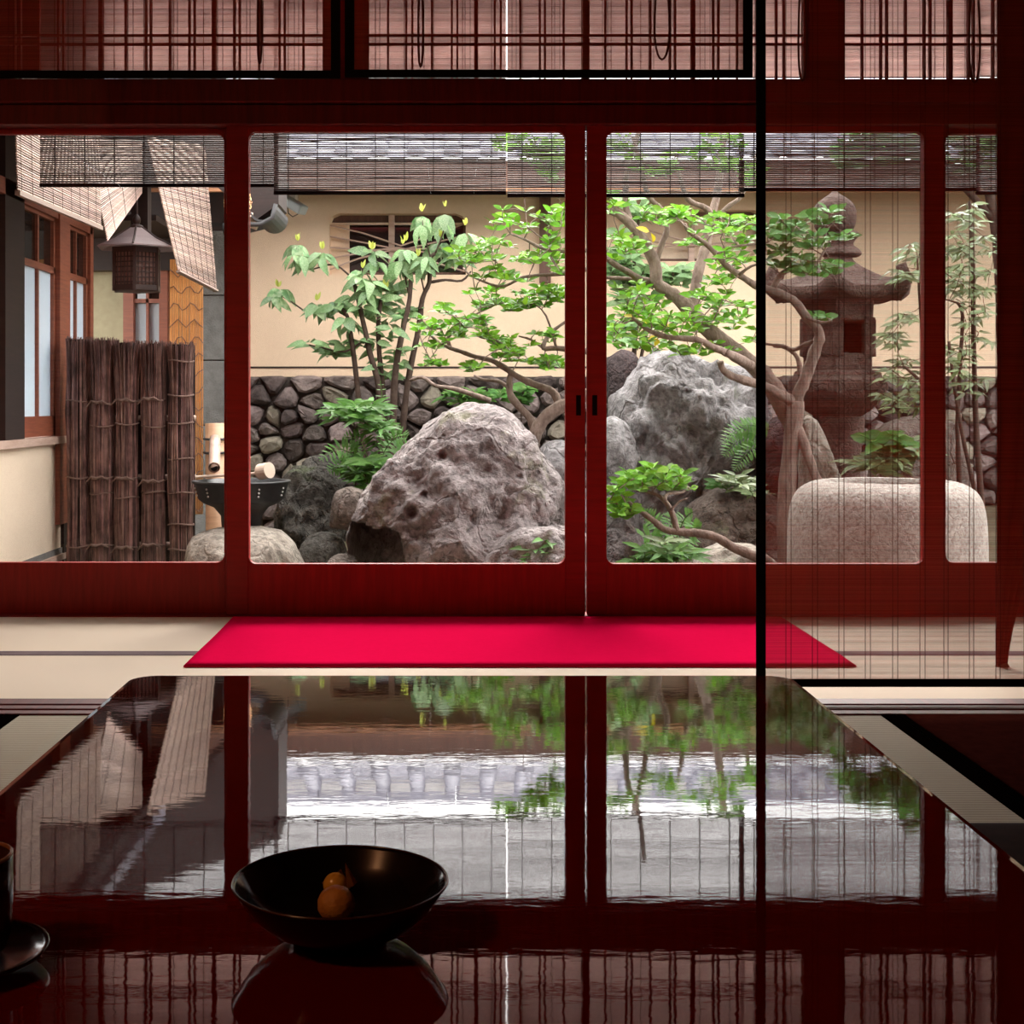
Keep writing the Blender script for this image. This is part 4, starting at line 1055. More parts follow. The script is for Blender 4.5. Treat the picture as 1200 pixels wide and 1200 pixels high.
# ------------------------------------------------------------------ stone lantern
ld = 8.45; lx = XP(982, ld); s_ = ld/F
ln = thing('stone_lantern', 'tall dark granite lantern with upturned roof behind the lowered blind', 'lantern', (lx, ld, ground_z(lx, ld)))
def zl(py): return ZP(py, ld)
gz = ground_z(lx, ld)-0.05
c0 = (lx, ld, 0)
part('base_stone', MB().lathe(smooth_prof([(50*s_,gz),(50*s_,gz+0.1),(44*s_,gz+0.15),(34*s_,gz+0.17)]), 40, c0), M['lantern'], ln, smooth=True)
part('shaft', MB().lathe(smooth_prof([(30*s_,gz+0.16),(27*s_,gz+0.22),(25*s_,zl(560)),(26*s_,zl(530)),(29*s_,zl(505)),(31*s_,zl(490)),(27*s_,zl(486))]), 40, c0), M['lantern'], ln, smooth=True)
part('shaft_ring', MB().lathe([(26*s_,zl(548)),(29*s_,zl(545)),(29*s_,zl(538)),(26*s_,zl(535))], 40, c0), M['lantern'], ln, smooth=True)
HR = R(12)
part('platform', MB().lathe([(30*s_,zl(488)),(44*s_,zl(480)),(60*s_,zl(466)),(63*s_,zl(460)),(62*s_,zl(446)),(57*s_,zl(441)),(55*s_,zl(435)),(40*s_,zl(434))], 6, c0, rot=HR), M['lantern'], ln, bev=0.012)
for k in range(6):      # carved panels round the platform edge
    for e in (0.3, 0.7):
        a0, a1 = HR+math.pi/3*k, HR+math.pi/3*(k+1)
        p0 = Vector((math.cos(a0), math.sin(a0), 0)); p1 = Vector((math.cos(a1), math.sin(a1), 0))
        q = p0.lerp(p1, e)*62.5*s_ + Vector((lx, ld, zl(453)))
        tdir = (p1-p0).normalized()
        part('carved_panel', MB().beam(q-tdir*9*s_, q+tdir*9*s_, 0.02, 10*s_), M['lantern'], ln, bev=0.006)
part('fire_box_floor', MB().lathe([(44*s_,zl(435)),(44*s_,zl(416)),(36*s_,zl(414))], 6, c0, rot=HR), M['lantern'], ln, bev=0.006)
part('fire_box_top', MB().lathe([(40*s_,zl(378)),(45*s_,zl(376)),(46*s_,zl(352)),(40*s_,zl(348))], 6, c0, rot=HR), M['lantern'], ln, bev=0.006)
for k in range(6):
    a0, a1 = HR+math.pi/3*k, HR+math.pi/3*(k+1)
    p0 = Vector((math.cos(a0), math.sin(a0), 0))*42*s_; p1 = Vector((math.cos(a1), math.sin(a1), 0))*42*s_
    o_ = Vector((lx, ld, 0))
    part('fire_box_post', MB().beam(o_+p0*0.95+Vector((0,0,zl(418))), o_+p0*0.95+Vector((0,0,zl(374))), 13*s_, 13*s_), M['lantern'], ln, bev=0.005)
    if k in (0, 2, 3, 5):
        part('fire_box_panel', MB().beam(o_+(p0+p1)/2*0.98+Vector((0,0,zl(417))), o_+(p0+p1)/2*0.98+Vector((0,0,zl(375))), 0.04, 34*s_, up=(p0+p1).normalized().cross(Vector((0,0,1)))), M['lantern'], ln)
# roof: six flutes with curled corners
vs = []; fs = []; NA, NRr = 72, 16
for i in range(NRr+1):
    t = i/NRr
    for k in range(NA):
        a = 2*math.pi*k/NA
        cs = abs(math.cos(3*(a-HR)))               # 1 at corners
        corner = cs**6
        r = (14 + (58+22*corner)*t)*s_
        z = zl(298 + 42*(t**0.62)) + (0.16*corner*max(0,t-0.55)**1.3)
        vs.append((lx+r*math.cos(a), ld+r*math.sin(a), z))
base = len(vs)
for i in range(NRr+1):
    t = 1-i/NRr
    for k in range(NA):
        a = 2*math.pi*k/NA; corner = abs(math.cos(3*(a-HR)))**6
        r = (14 + (57+20*corner)*t)*s_
        z = zl(353) + (0.13*corner*max(0,t-0.55)**1.3) if i else zl(350)+0.16*corner*0.45**1.3-0.02
        vs.append((lx+r*math.cos(a), ld+r*math.sin(a), z))
for i in range(2*NRr+1):
    for k in range(NA): fs.append((i*NA+k, i*NA+(k+1)%NA, (i+1)*NA+(k+1)%NA, (i+1)*NA+k))
mb = MB(); mb.add(vs, fs); part('roof', mb, M['lantern'], ln, smooth=True)
for k in range(6):
    a = HR+math.pi/3*k; u = Vector((math.cos(a), math.sin(a), 0)); o_ = Vector((lx, ld, 0))
    pts_ = [o_+u*70*s_+Vector((0,0,zl(345))), o_+u*80*s_+Vector((0,0,zl(337))), o_+u*85*s_+Vector((0,0,zl(326))), o_+u*83*s_+Vector((0,0,zl(318))), o_+u*77*s_+Vector((0,0,zl(320)))]
    part('curled_corner', MB().tube(pts_, [0.045,0.048,0.04,0.03,0.018], 10), M['lantern'], ln, smooth=True)
part('finial_neck', MB().lathe(smooth_prof([(20*s_,zl(301)),(24*s_,zl(298)),(20*s_,zl(292)),(13*s_,zl(288)),(15*s_,zl(282)),(22*s_,zl(276)),(18*s_,zl(272))]), 32, (lx+4*s_, ld, 0)), M['lantern'], ln, smooth=True)
part('finial_jewel', MB().lathe(smooth_prof([(12*s_,zl(276)),(22*s_,zl(270)),(25.5*s_,zl(256)),(24*s_,zl(242)),(15*s_,zl(233)),(6*s_,zl(228)),(1*s_,zl(222))]), 32, (lx-4*s_, ld, 0)), M['lantern'], ln, smooth=True)

# ------------------------------------------------------------------ brushwood fence
fd = 8.55
sg = thing('brushwood_fence', 'short brushwood sleeve fence of five tied twig rolls beside the wing', 'fence', (XP(152,fd), fd, -0.6))
rolls = [(92,396,13),(120,397,13.5),(149,400,13),(180,401,13),(212,402,14)]
rg = random.Random(5)
for i, (pc, pt, pr) in enumerate(rolls):
    x = XP(pc, fd); r = pr*fd/F; zt = ZP(pt, fd); zb = -0.6
    ro = part('twig_roll', MB().lathe([(r*0.8,zb),(r*0.8,zt-0.03),(r*0.9,zt-0.01)], 14, (x,fd,0)), M['twigcore'], sg, smooth=True)
    tw = MB()
    for k in range(150):
        a = rg.uniform(0, 2*math.pi); rr_ = r*rg.uniform(0.78,1.0)
        top = zt + rg.uniform(-0.03,0.012); flare = 1.15 if rg.random() < 0.7 else 1.3
        pts_ = []; a1 = a + rg.uniform(-0.35,0.35)
        for q in range(9):
            t = q/8; aa = a+(a1-a)*t; f_ = rr_*(flare if q == 8 else 1.0)*(1+rg.uniform(-0.08,0.08)+0.07*math.sin(q*1.3+i*2))
            pts_.append((x+f_*math.cos(aa), fd+f_*math.sin(aa), zb+(top-zb)*t))
        tw.tube(pts_, [rg.uniform(0.0022,0.0055)]*8+[0.002], 4, cap=False)
    part('twigs', tw, M['twig'], ro, smooth=False, kind='stuff')
    for j, py in enumerate((420,460,497,541,578,612,640) if i == 4 else (470,498,560,580,640) if i else (470,560,640)):
        z = ZP(py + rg.uniform(-4,4), fd)
        ring = [(x+r*1.05*math.cos(q), fd+r*1.05*math.sin(q), z+0.006*math.sin(q*2+j)) for q in [2*math.pi*w/20 for w in range(21)]]
        tie = part('vine_tie', MB().tube(ring, 0.0055, 5, cap=False), M['rope'], sg)
        if j in (0, 2, 4) and 0 < i < 4:
            kx = x - r*0.2; ky = fd - r*1.1
            part('knot', MB().tube([(kx-0.07,ky,z-0.03),(kx-0.03,ky-0.012,z+0.01),(kx,ky-0.014,z),(kx+0.03,ky-0.012,z+0.012),(kx+0.07,ky,z-0.01)],[0.005,0.007,0.011,0.007,0.005],6), M['rope'], tie)
part('gap_shade_sheet', MB().box(XP(80,fd), XP(224,fd), fd+0.125, fd+0.14, -0.6, ZP(412,fd)), M['twigcore'], sg)  # added dark sheet, painted shade for the gaps between the rolls
for py in (490, 560, 640):
    part('cross_pole', MB().tube([(XP(78,fd),fd+0.09,ZP(py,fd)),(XP(226,fd),fd+0.09,ZP(py,fd))],0.018,8), M['bamboo'], sg, smooth=True)

# ------------------------------------------------------------------ hanging lantern on the wing
hd = 8.0; hx = XP(160, hd); q_ = hd/F
hl = thing('hanging_lantern', 'six-sided hanging lantern with copper roof and lattice sides by the wing', 'lantern', (hx, hd, ZP(345,hd)))
zr0, zr1 = ZP(290,hd), ZP(266,hd)
HA = R(38)
for k in range(6):
    a0, a1 = HA+math.pi/3*k, HA+math.pi/3*(k+1)
    o_ = Vector((hx, hd, 0))
    e0 = o_+Vector((math.cos(a0),math.sin(a0),0))*49*q_+Vector((0,0,zr0)); e1 = o_+Vector((math.cos(a1),math.sin(a1),0))*49*q_+Vector((0,0,zr0))
    t0 = o_+Vector((math.cos(a0),math.sin(a0),0))*7*q_+Vector((0,0,zr1)); t1 = o_+Vector((math.cos(a1),math.sin(a1),0))*7*q_+Vector((0,0,zr1))
    m0, m1 = e0.lerp(t0,0.5)-Vector((0,0,0.012)), e1.lerp(t1,0.5)-Vector((0,0,0.012))
    dz = Vector((0,0,-0.008))
    mb = MB(); mb.add([e0,e1,m1,m0,t1,t0,e0+dz,e1+dz,m1+dz,m0+dz,t1+dz,t0+dz],[(0,1,2,3),(3,2,4,5),(6,9,8,7),(9,11,10,8),(0,6,7,1)])
    part('roof_panel', mb, M['lampcopper'], hl)
    part('roof_rib', MB().tube([e0, e0.lerp(t0,0.5)-Vector((0,0,0.010)), t0], 0.006, 6), M['lampframe'], hl)
    b0 = o_+Vector((math.cos(a0),math.sin(a0),0))*28*q_; b1_ = o_+Vector((math.cos(a1),math.sin(a1),0))*28*q_
    zt_, zb_ = ZP(291,hd), ZP(338,hd)
    part('corner_post', MB().beam(b0+Vector((0,0,zb_-0.02)), b0+Vector((0,0,zt_)), 0.018, 0.018), M['lampframe'], hl)
    fr_ = part('side_panel', MB().beam(b0+Vector((0,0,zb_)), b1_+Vector((0,0,zb_)), 0.014, 0.03).beam(b0+Vector((0,0,zt_-0.015)), b1_+Vector((0,0,zt_-0.015)), 0.014, 0.03), M['lampframe'], hl)
    ins = 0.94
    c0_, c1_ = o_+(b0-o_)*ins, o_+(b1_-o_)*ins
    mbp = MB(); mbp.add([c0_+Vector((0,0,zb_)), c1_+Vector((0,0,zb_)), c1_+Vector((0,0,zt_)), c0_+Vector((0,0,zt_))],[(0,1,2,3)])
    part('paper', mbp, M['lamppaper'], fr_)
    lat = MB()
    for u in range(1, 6):
        pu = b0.lerp(b1_, u/6); lat.beam(pu+Vector((0,0,zb_)), pu+Vector((0,0,zt_)), 0.006, 0.006)
    for w in range(1, 8):
        zz = zb_+(zt_-zb_)*w/8; lat.beam(b0+Vector((0,0,zz)), b1_+Vector((0,0,zz)), 0.006, 0.006)
    part('lattice', lat, M['lampframe'], fr_)
part('lamp_base', MB().lathe([(26*q_,ZP(342,hd)),(30*q_,ZP(340,hd)),(30*q_,ZP(337,hd))], 6, (hx,hd,0), rot=HA), M['lampframe'], hl)
part('finial', MB().lathe(smooth_prof([(8*q_,zr1-0.01),(8*q_,zr1+0.008),(3*q_,zr1+0.014),(5*q_,zr1+0.03),(5*q_,zr1+0.05),(1*q_,zr1+0.075)]), 16, (hx,hd,0)), M['lampframe'], hl, smooth=True)
part('hanger_rod', MB().tube([(hx,hd,zr1+0.06),(hx,hd,2.26)], 0.008, 6), M['lampframe'], hl)

# ------------------------------------------------------------------ iron water bowl, spout, ladle
wd = 7.75; wx = XP(283, wd); k_ = wd/F
ib = thing('iron_water_bowl', 'black cast iron water bowl on the rounded tan stone', 'bowl', (wx, wd, ZP(618,wd)))
zt_ = ZP(563, wd)
pr = [(20*k_,ZP(620,wd)),(23*k_,ZP(617,wd)),(24*k_,ZP(604,wd)),(32*k_,ZP(594,wd)),(44*k_,ZP(589,wd)),(50*k_,ZP(584,wd)),(54*k_,ZP(568,wd)),(57.5*k_,ZP(565,wd)),(57.5*k_,zt_),(53*k_,zt_),(49*k_,ZP(572,wd)),(42*k_,ZP(584,wd)),(0.001,ZP(587,wd))]
part('bowl_body', MB().lathe(pr, 56, (wx,wd,0)), M['iron'], ib, smooth=True)
part('water_surface', MB().lathe([(51*k_,ZP(566,wd)),(0.001,ZP(566,wd))], 40, (wx,wd,0), closed=False), M['water'], ib)
for a in (-100,-60,-128,-20,-160,30,90,150):
    for q in range(3):
        rr_ = (54.5-1.2*q)*k_
        part('enamel_stud', blob((wx+rr_*math.cos(R(a)), wd+rr_*math.sin(R(a)), ZP(571+4.2*q,wd)), (0.006,0.006,0.006), 8, 6), M['dot'], ib, smooth=True)
sd_ = 8.25
ss = thing('bamboo_spout', 'upright bamboo post with slanted spout pipe over the iron water bowl', 'spout', (XP(252,sd_),sd_,-0.5))
part('post', MB().tube([P(254,840,sd_),P(252,496,sd_)], 11.5*sd_/F, 16), M['bamboo_tan'], ss, smooth=True)
pipe = MB(); a_, b_ = P(252,516,sd_-0.06), P(251,548,sd_-0.42)
pipe.tube([P(253,508,sd_+0.05), a_, b_], 6.5*sd_/F, 14, cap=False); pipe.tube([b_, b_+(a_-b_)*0.6], 4.2*sd_/F, 14)
pp = part('spout_pipe', pipe, M['bamboo'], ss, smooth=True)
part('pipe_mouth', MB().tube([b_+Vector((0,-0.002,0)), b_+Vector((0,0.002,0))], 4.0*sd_/F, 14), M['blackcloth'], pp)
for py in (514, 530):
    c_ = P(252, py, sd_); rr_ = 13*sd_/F
    part('binding_cord', MB().tube([(c_.x+rr_*math.cos(q), c_.y+rr_*math.sin(q)*1.1, c_.z+0.004*math.sin(q)) for q in [2*math.pi*w/16 for w in range(17)]], 0.008, 5, cap=False), M['steelgrey'], ss)
hk = thing('bamboo_ladle', 'pale bamboo dipper lying across the rim of the iron water bowl', 'ladle', P(300,563,wd-0.05))
ca, cb_ = P(305,553,wd-0.02), P(316,551,wd-0.06)
part('ladle_cup', MB().tube([ca, cb_], 9.5*k_, 20, cap=True), M['ladlewood'], hk, smooth=False)
part('ladle_handle', MB().tube([P(230,559,wd+0.12), P(312,554,wd-0.04)], 1.8*k_, 8), M['ladlewood'], hk)
# ------------------------------------------------------------------ plants
def leaf_mb(w, droop, fold, n=4, tip=1.0):
    vs = []; fs = []
    for i in range(n+1):
        t = i/n
        hw = w*0.5*(math.sin(math.pi*min(1, t**0.8*0.97+0.03))**0.8) if 0 < i < n else 0.006
        z = -droop*t*t
        vs += [(-hw, t, z+fold*hw), (0, t, z), (hw, t, z+fold*hw)]
    for i in range(n):
        a = 3*i
        fs += [(a,a+1,a+4,a+3),(a+1,a+2,a+5,a+4)]
    mb = MB(); mb.add(vs, fs); return mb
LEAF = {}
def leaf_kind(key, m, w, droops, fold=0.3, n=4): LEAF[key] = [leaf_mb(w*random.uniform(0.85,1.15), d, fold, n).mesh('leaf_'+key, m, True) for d in droops]
leaf_kind('small', M['leaf'], 0.52, (0.05,0.15,0.3), n=3)
leaf_kind('dark', M['leaf_dk'], 0.50, (0.05,0.2,0.3), n=3)
leaf_kind('aucuba', M['leaf_auc'], 0.42, (0.15,0.3,0.5))
leaf_kind('bud', M['leaf_bud'], 0.40, (0.0,0.05))
leaf_kind('bamboo', M['leaf_bam'], 0.26, (0.1,0.25,0.4), n=3)
leaf_kind('narrow', M['fern'], 0.24, (0.1,0.25,0.4), n=3)
leaf_kind('yellow', M['leaf_yellow'], 0.45, (0.1,0.3))
def orient(pos, axis, up, s):
    y = axis.normalized(); x = y.cross(up)
    if x.length < 1e-3: x = y.cross(Vector((1,0,0.1)))
    x.normalize(); z = x.cross(y)
    return Matrix(((x.x*s,y.x*s,z.x*s,pos.x),(x.y*s,y.y*s,z.y*s,pos.y),(x.z*s,y.z*s,z.z*s,pos.z),(0,0,0,1)))
class Plant:
    def __init__(s, name, label, cat, base, bark, group=None):
        s.root = thing(name, label, cat, base, group); s.leaves = []; s.bark = bark; s.tw = MB(); s.br = []
    def smooth(s, pts):
        out = []
        n = len(pts)
        for i in range(n-1):
            p0, p1, p2, p3 = pts[max(i-1,0)], pts[i], pts[i+1], pts[min(i+2,n-1)]
            for k in range(3):
                t = k/3
                out.append(0.5*((2*p1)+(p2-p0)*t+(2*p0-5*p1+4*p2-p3)*t*t+(3*p1-p0-3*p2+p3)*t**3))
        out.append(pts[-1]); return out
    def branch(s, px, r0, r1, d0, d1=None, name='branch', n=8):
        d1 = d0 if d1 is None else d1
        k = len(px)-1
        pts = s.smooth([P(x, y, d0+(d1-d0)*i/k) for i, (x, y) in enumerate(px)])
        m = len(pts)-1
        part(name, MB().tube(pts, [(r0+(r1-r0)*i/m)*random.uniform(0.9,1.1) for i in range(m+1)], n, jit=0.06), s.bark, s.root, smooth=True)
        s.br += pts
        return pts
    def twig(s, a, b, r):
        m = a.lerp(b, 0.5) + Vector((random.uniform(-1,1),random.uniform(-1,1),random.uniform(-0.2,1)))*(a-b).length*0.12
        s.tw.tube([a, m, b], [r, r*0.75, r*0.45], 4, cap=False)
    def rosette(s, c, n, L, key, spread=1.0, lift=0.35, axis=None):
        a0 = random.uniform(0, 6.28)
        for k in range(n):
            a = a0+6.28*k/n+random.uniform(-0.4,0.4)
            ax = Vector((math.cos(a)*spread, math.sin(a)*spread, lift+random.uniform(-0.35,0.35)))
            if axis is not None: ax += axis
            s.leaves.append((orient(c+ax.normalized()*L*0.08, ax, Vector((random.uniform(-.5,.5), random.uniform(-1.3,-.1), random.uniform(0.35,1))), L*random.uniform(0.75,1.2)), random.choice(LEAF[key])))
    def pad(s, cx, cy, rx, ry, d, n, L, key, per=6, dd=0.22, r=0.004, spread=1.0, lift=0.4):
        for _ in range(int(n*1.9+0.5)):
            a = random.uniform(0, 6.28); q = math.sqrt(random.random())
            c = P(cx+rx*q*math.cos(a), cy+ry*q*math.sin(a), d+random.uniform(-dd,dd))
            if s.br:
                near = min(s.br, key=lambda b: (b-c).length)
                if (near-c).length < 0.6: s.twig(near, c, r); s.br.append(c)
            s.rosette(c, per, L, key, spread, lift)
    def done(s, maxn=300, name='leaf'):
        if s.tw.v: part('twigs', s.tw, s.bark, s.root, kind='stuff')
        s.leaves.sort(key=lambda t: t[0].translation.y)
        step = s.leaves
        for Mx, me in step[:maxn]: inst(name, me, Mx, s.root)
        rest = step[maxn:]
        if rest:
            by = {}
            for Mx, me in rest: by.setdefault(me.materials[0].name, []).append((Mx, me))
            for mn, lst in by.items():
                mb = MB()
                for Mx, me in lst: mb.add([Mx @ v.co for v in me.vertices], [tuple(p.vertices) for p in me.polygons])
                part('foliage', mb, bpy.data.materials[mn], s.root, smooth=True, kind='stuff')
    def frond(s, px, d0, d1, width, m, npair=14, name='frond', taper=1.0):
        k = len(px)-1
        pts = s.smooth([P(x, y, d0+(d1-d0)*i/k) for i, (x, y) in enumerate(px)])
        mb = MB(); mb.tube(pts, 0.0025, 4, cap=False)
        tot = len(pts)-1
        for i in range(1, npair+1):
            f = i/(npair+1)*tot; j = min(int(f), tot-1); p = pts[j].lerp(pts[j+1], f-j); t = (pts[j+1]-pts[j]).normalized()
            u = i/(npair+1)
            L = width*(math.sin(math.pi*(0.12+0.86*u))**0.7)*(1-0.35*u)
            side = t.cross(Vector((0,-1,0.35))).normalized()
            for sg_ in (-1, 1):
                ax = side*sg_*0.95 + t*0.35 + Vector((0,0,-0.12))
                Mx = orient(p, ax, Vector((0,-0.6,0.8)), L)
                w = 0.26
                mb.add([Mx @ Vector(v) for v in ((0,0,0),(-w/2,0.35,0.02),(w/2,0.35,0.02),(-w/3,0.75,-0.03),(w/3,0.75,-0.03),(0,1,-0.08))], [(0,2,1),(1,2,4,3),(3,4,5)])
        part(name, mb, m, s.root)

# aucuba bush in front of the plaster wall
random.seed(21)
ad = 9.3
A = Plant('aucuba_bush', 'tall pale-leaved bush with drooping leaf whorls in front of the beige wall', 'bush', P(455,600,ad), M['bark_dark'])
for px, r in (([(436,600),(424,500),(414,412),(407,371),(400,362)],0.022),([(448,600),(446,470),(433,412),(426,379),(416,335),(413,326)],0.024),([(452,600),(450,480),(446,431),(443,383),(447,350)],0.024),
              ([(458,600),(461,480),(464,431),(472,387),(480,350),(482,312)],0.026),([(463,600),(474,480),(481,431),(491,383),(495,350),(503,331),(504,304),(510,297)],0.024),
              ([(503,331),(522,328),(541,329),(552,318)],0.012),([(407,371),(385,360),(362,366),(345,356),(332,348)],0.008),([(413,326),(392,310),(368,315),(358,313),(349,300)],0.007),([(425,400),(405,412),(380,408),(362,404)],0.008),
              ([(498,345),(492,318),(490,302)],0.006),([(504,300),(497,275),(495,258)],0.006),([(510,297),(520,270),(521,252)],0.006),([(480,350),(474,320),(474,298)],0.006)):
    A.branch(px, r, r*0.5, ad+random.uniform(-0.15,0.1), name='stem')
for (x, y, n, L, lift) in ((349,286,6,.15,-.9),(354,298,5,.15,-.9),(378,296,6,.13,-.6),(328,338,6,.14,-.9),(371,356,7,.15,-.6),(396,352,7,.15,-.5),(436,296,7,.16,-.2),(425,318,7,.15,-.2),(434,330,6,.14,-.3),(476,292,7,.15,-.8),(470,304,5,.15,-1.),
                           (495,252,6,.15,-1.1),(521,250,6,.15,-1.1),(516,284,7,.15,-.9),(490,306,7,.15,-.9),(546,272,6,.17,-.7),(430,344,6,.13,.1),(450,342,7,.15,0),(464,338,6,.14,.1),(445,357,6,.13,0),(424,360,6,.14,0),(470,362,6,.13,.1),
                           (403,404,6,.14,.1),(392,412,6,.15,0),(362,402,4,.17,0),(455,372,6,.12,0),(482,364,6,.12,0),(460,386,6,.12,.1),(440,402,6,.12,.1),(446,420,5,.11,.1),(466,410,5,.11,.1),(422,402,5,.12,.1),(404,372,6,.14,-.4),(415,350,5,.13,0),(500,300,6,.14,-.8),(535,300,6,.14,-.5),(470,425,5,.1,0),(456,436,5,.1,0)):
    A.rosette(P(x, y, ad+random.uniform(-0.2,0.12)), n, L, 'aucuba', 1.0, lift)
    A.rosette(P(x+random.uniform(-9,9), y+random.uniform(2,12), ad+random.uniform(-0.2,0.12)), max(3,n-1), L*0.9, 'aucuba', 1.0, lift+random.uniform(-.3,.5))
for (x, y) in ((349,280),(378,290),(326,334),(436,290),(476,280),(495,246),(521,240),(516,276),(472,284),(425,312),(490,298),(545,262),(371,350),(452,336)):
    A.rosette(P(x, y+3, ad-0.1), 3, 0.055, 'bud', 0.35, 1.0)
A.done()

# twisted azalea tree behind the largest boulder
random.seed(22)
bd2 = 8.0
B = Plant('azalea_tree', 'crooked azalea tree with pale bare limbs rising behind the largest boulder', 'tree', P(625,600,bd2), M['bark'])
for px, r0, r1, da, db in (([(627,620),(624,540),(624,522),(628,506),(640,488),(655,478),(672,470),(700,456)],0.042,0.034,bd2,bd2-0.1),
    ([(628,507),(621,490),(606,474),(598,462),(597,446),(600,436)],0.026,0.016,bd2,bd2+0.1),([(598,456),(585,447),(567,445),(556,440)],0.014,0.006,bd2+.1,bd2+.3),
    ([(655,478),(651,463),(640,455),(625,450),(606,441),(590,430),(575,422),(557,418),(540,412),(528,408),(515,402),(506,394)],0.026,0.008,bd2,bd2+0.2),
    ([(528,408),(525,396),(535,386),(545,376),(562,366),(582,357)],0.012,0.004,bd2+.2,bd2+.1),([(710,413),(680,411),(652,408),(637,408),(641,396),(650,386),(668,374)],0.020,0.008,bd2-.2,bd2),
    ([(637,408),(622,398),(608,394)],0.010,0.004,bd2-.05,bd2),
    ([(710,312),(680,317),(660,321),(640,322),(613,325),(592,335),(575,333),(552,323),(543,314)],0.014,0.005,bd2-.3,bd2),([(710,290),(668,295),(636,291),(614,280),(598,274)],0.014,0.005,bd2-.3,bd2),
    ([(660,321),(648,305),(640,280),(648,255)],0.008,0.003,bd2-.2,bd2-.2),([(575,470),(553,462),(530,455),(510,452),(495,442),(480,446)],0.018,0.010,bd2+.5,bd2+.6),([(652,408),(640,370),(625,355)],0.008,0.003,bd2-.1,bd2-.1)):
    B.branch(px, r0, r1, da, db)
for (x, y, rx, ry, n) in ((600,357,20,9,9),(622,353,25,12,12),(642,346,20,10,9),(656,346,12,10,5),(555,380,25,9,8),(525,362,15,7,4),(530,390,20,9,5),(500,382,20,10,6),(576,396,18,7,6),(592,414,20,7,6),(600,406,22,9,6),(625,420,30,8,8),(642,430,24,8,7),(640,396,18,7,4),(555,432,12,7,3),(505,425,18,6,4),(562,352,16,14,5),(578,345,12,12,3),(510,400,20,10,4)):
    B.pad(x, y, rx, ry, bd2, n, 0.054, 'small', 6)
for (x, y, rx, ry, n) in ((560,302,25,9,6),(580,290,20,9,5),(600,262,26,20,8),(640,268,24,24,9),(652,292,14,20,6),(580,322,22,7,5),(655,250,10,14,4),(620,304,20,8,5),(655,322,12,10,3),(600,330,20,8,3),(545,300,14,10,4)):
    B.pad(x, y, rx, ry, bd2-0.2, n, 0.062, 'small', 5)
for (x, y, rx, ry, n) in ((640,185,26,22,7),(615,180,25,18,6),(655,200,16,20,5),(600,170,20,10,3)):
    B.pad(x, y, rx, ry, bd2-0.3, n, 0.07, 'small', 6)
B.done()

# big leaning tree on the right
random.seed(23)
td = 7.6
D = Plant('leaning_tree', 'large many-limbed tree with bright green leaves, its trunk rising behind the lowered blind', 'tree', P(924,760,td), M['bark'])
for px, r0, r1, da, db in (([(924,800),(922,700),(922,640),(921,600),(925,545),(930,502),(933,470)],0.055,0.045,td,td),
    ([(933,472),(936,460),(943,446),(954,414),(960,398),(958,385),(945,372),(930,352),(905,341),(885,334),(866,322),(850,310),(840,298),(825,284),(808,272),(802,262)],0.036,0.010,td,td-.2),
    ([(932,472),(910,460),(894,452),(863,443),(848,434),(844,424)],0.034,0.016,td,td-.1),
    ([(850,413),(834,406),(817,398),(783,395),(762,388),(748,378),(741,372)],0.022,0.008,td-.3,td-.3),([(880,428),(866,420),(850,413)],0.026,0.022,td,td-.3),
    ([(932,500),(915,470),(900,446),(880,426),(856,408),(836,392),(812,368),(798,352),(784,342),(770,331),(767,308),(753,280),(739,263),(724,250),(700,240)],0.060,0.024,td+.1,td+.3),
    ([(739,263),(734,246),(733,228),(736,190),(750,150),(755,100)],0.022,0.012,td+.3,td+.3),([(766,316),(774,290),(782,268),(775,246),(760,230),(752,200),(742,160)],0.020,0.012,td+.3,td+.2),
    ([(771,333),(752,328),(735,318),(722,311),(702,296)],0.024,0.014,td+.3,td+.1),([(748,328),(725,326),(700,325)],0.012,0.009,td+.3,td+.3),
    ([(814,368),(815,340),(820,312),(828,286),(831,266),(836,246),(840,228),(845,190),(848,150)],0.034,0.022,td+.4,td+.6),([(834,252),(826,243),(812,238),(803,228),(795,200)],0.020,0.012,td+.5,td+.4),([(842,252),(856,240),(870,228),(885,190),(890,160)],0.014,0.008,td+.5,td+.4),
    ([(840,298),(856,290),(884,286),(900,284)],0.010,0.005,td-.2,td-.2),([(905,341),(915,322),(932,314),(955,310),(966,294)],0.018,0.006,td-.1,td-.1),([(945,372),(962,378),(975,376)],0.012,0.005,td-.1,td-.2),
    ([(866,322),(880,312),(895,308)],0.010,0.004,td-.2,td-.3),([(933,500),(942,520),(955,556),(962,570)],0.030,0.022,td,td-.1),([(960,398),(945,403),(930,410),(918,405),(905,404),(890,402)],0.014,0.006,td,td+.1),([(938,440),(935,420),(922,408),(906,406)],0.016,0.008,td+.1,td+.2)):
    D.branch(px, r0, r1, da, db)
for (x, y, rx, ry, n) in ((775,254,26,10,9),(800,252,16,8,4),(840,266,40,13,12),(866,272,22,18,9),(858,306,28,14,9),(720,290,14,20,5),(735,340,25,11,7),(746,360,30,13,10),(762,376,34,13,10),(792,386,30,13,9),(816,376,28,12,8),(832,350,24,10,6),(852,362,28,18,9),(872,384,16,18,6),(720,386,12,22,5),(736,400,24,13,7),(792,410,28,9,6),(832,410,28,9,6),(742,292,18,9,4),(812,285,12,6,3),(845,330,20,8,4)):
    D.pad(x, y, rx, ry, td-0.1, n, 0.058, 'small', 5, dd=0.3)
for (x, y, rx, ry, n) in ((920,276,20,14,6),(946,280,24,16,8),(962,258,18,12,5),(930,312,24,13,6),(986,280,14,7,3),(960,316,28,9,6),(966,374,14,4,3),(906,302,12,14,4),(905,262,14,12,3)):
    D.pad(x, y, rx, ry, td-0.1, n, 0.070, 'dark', 5)
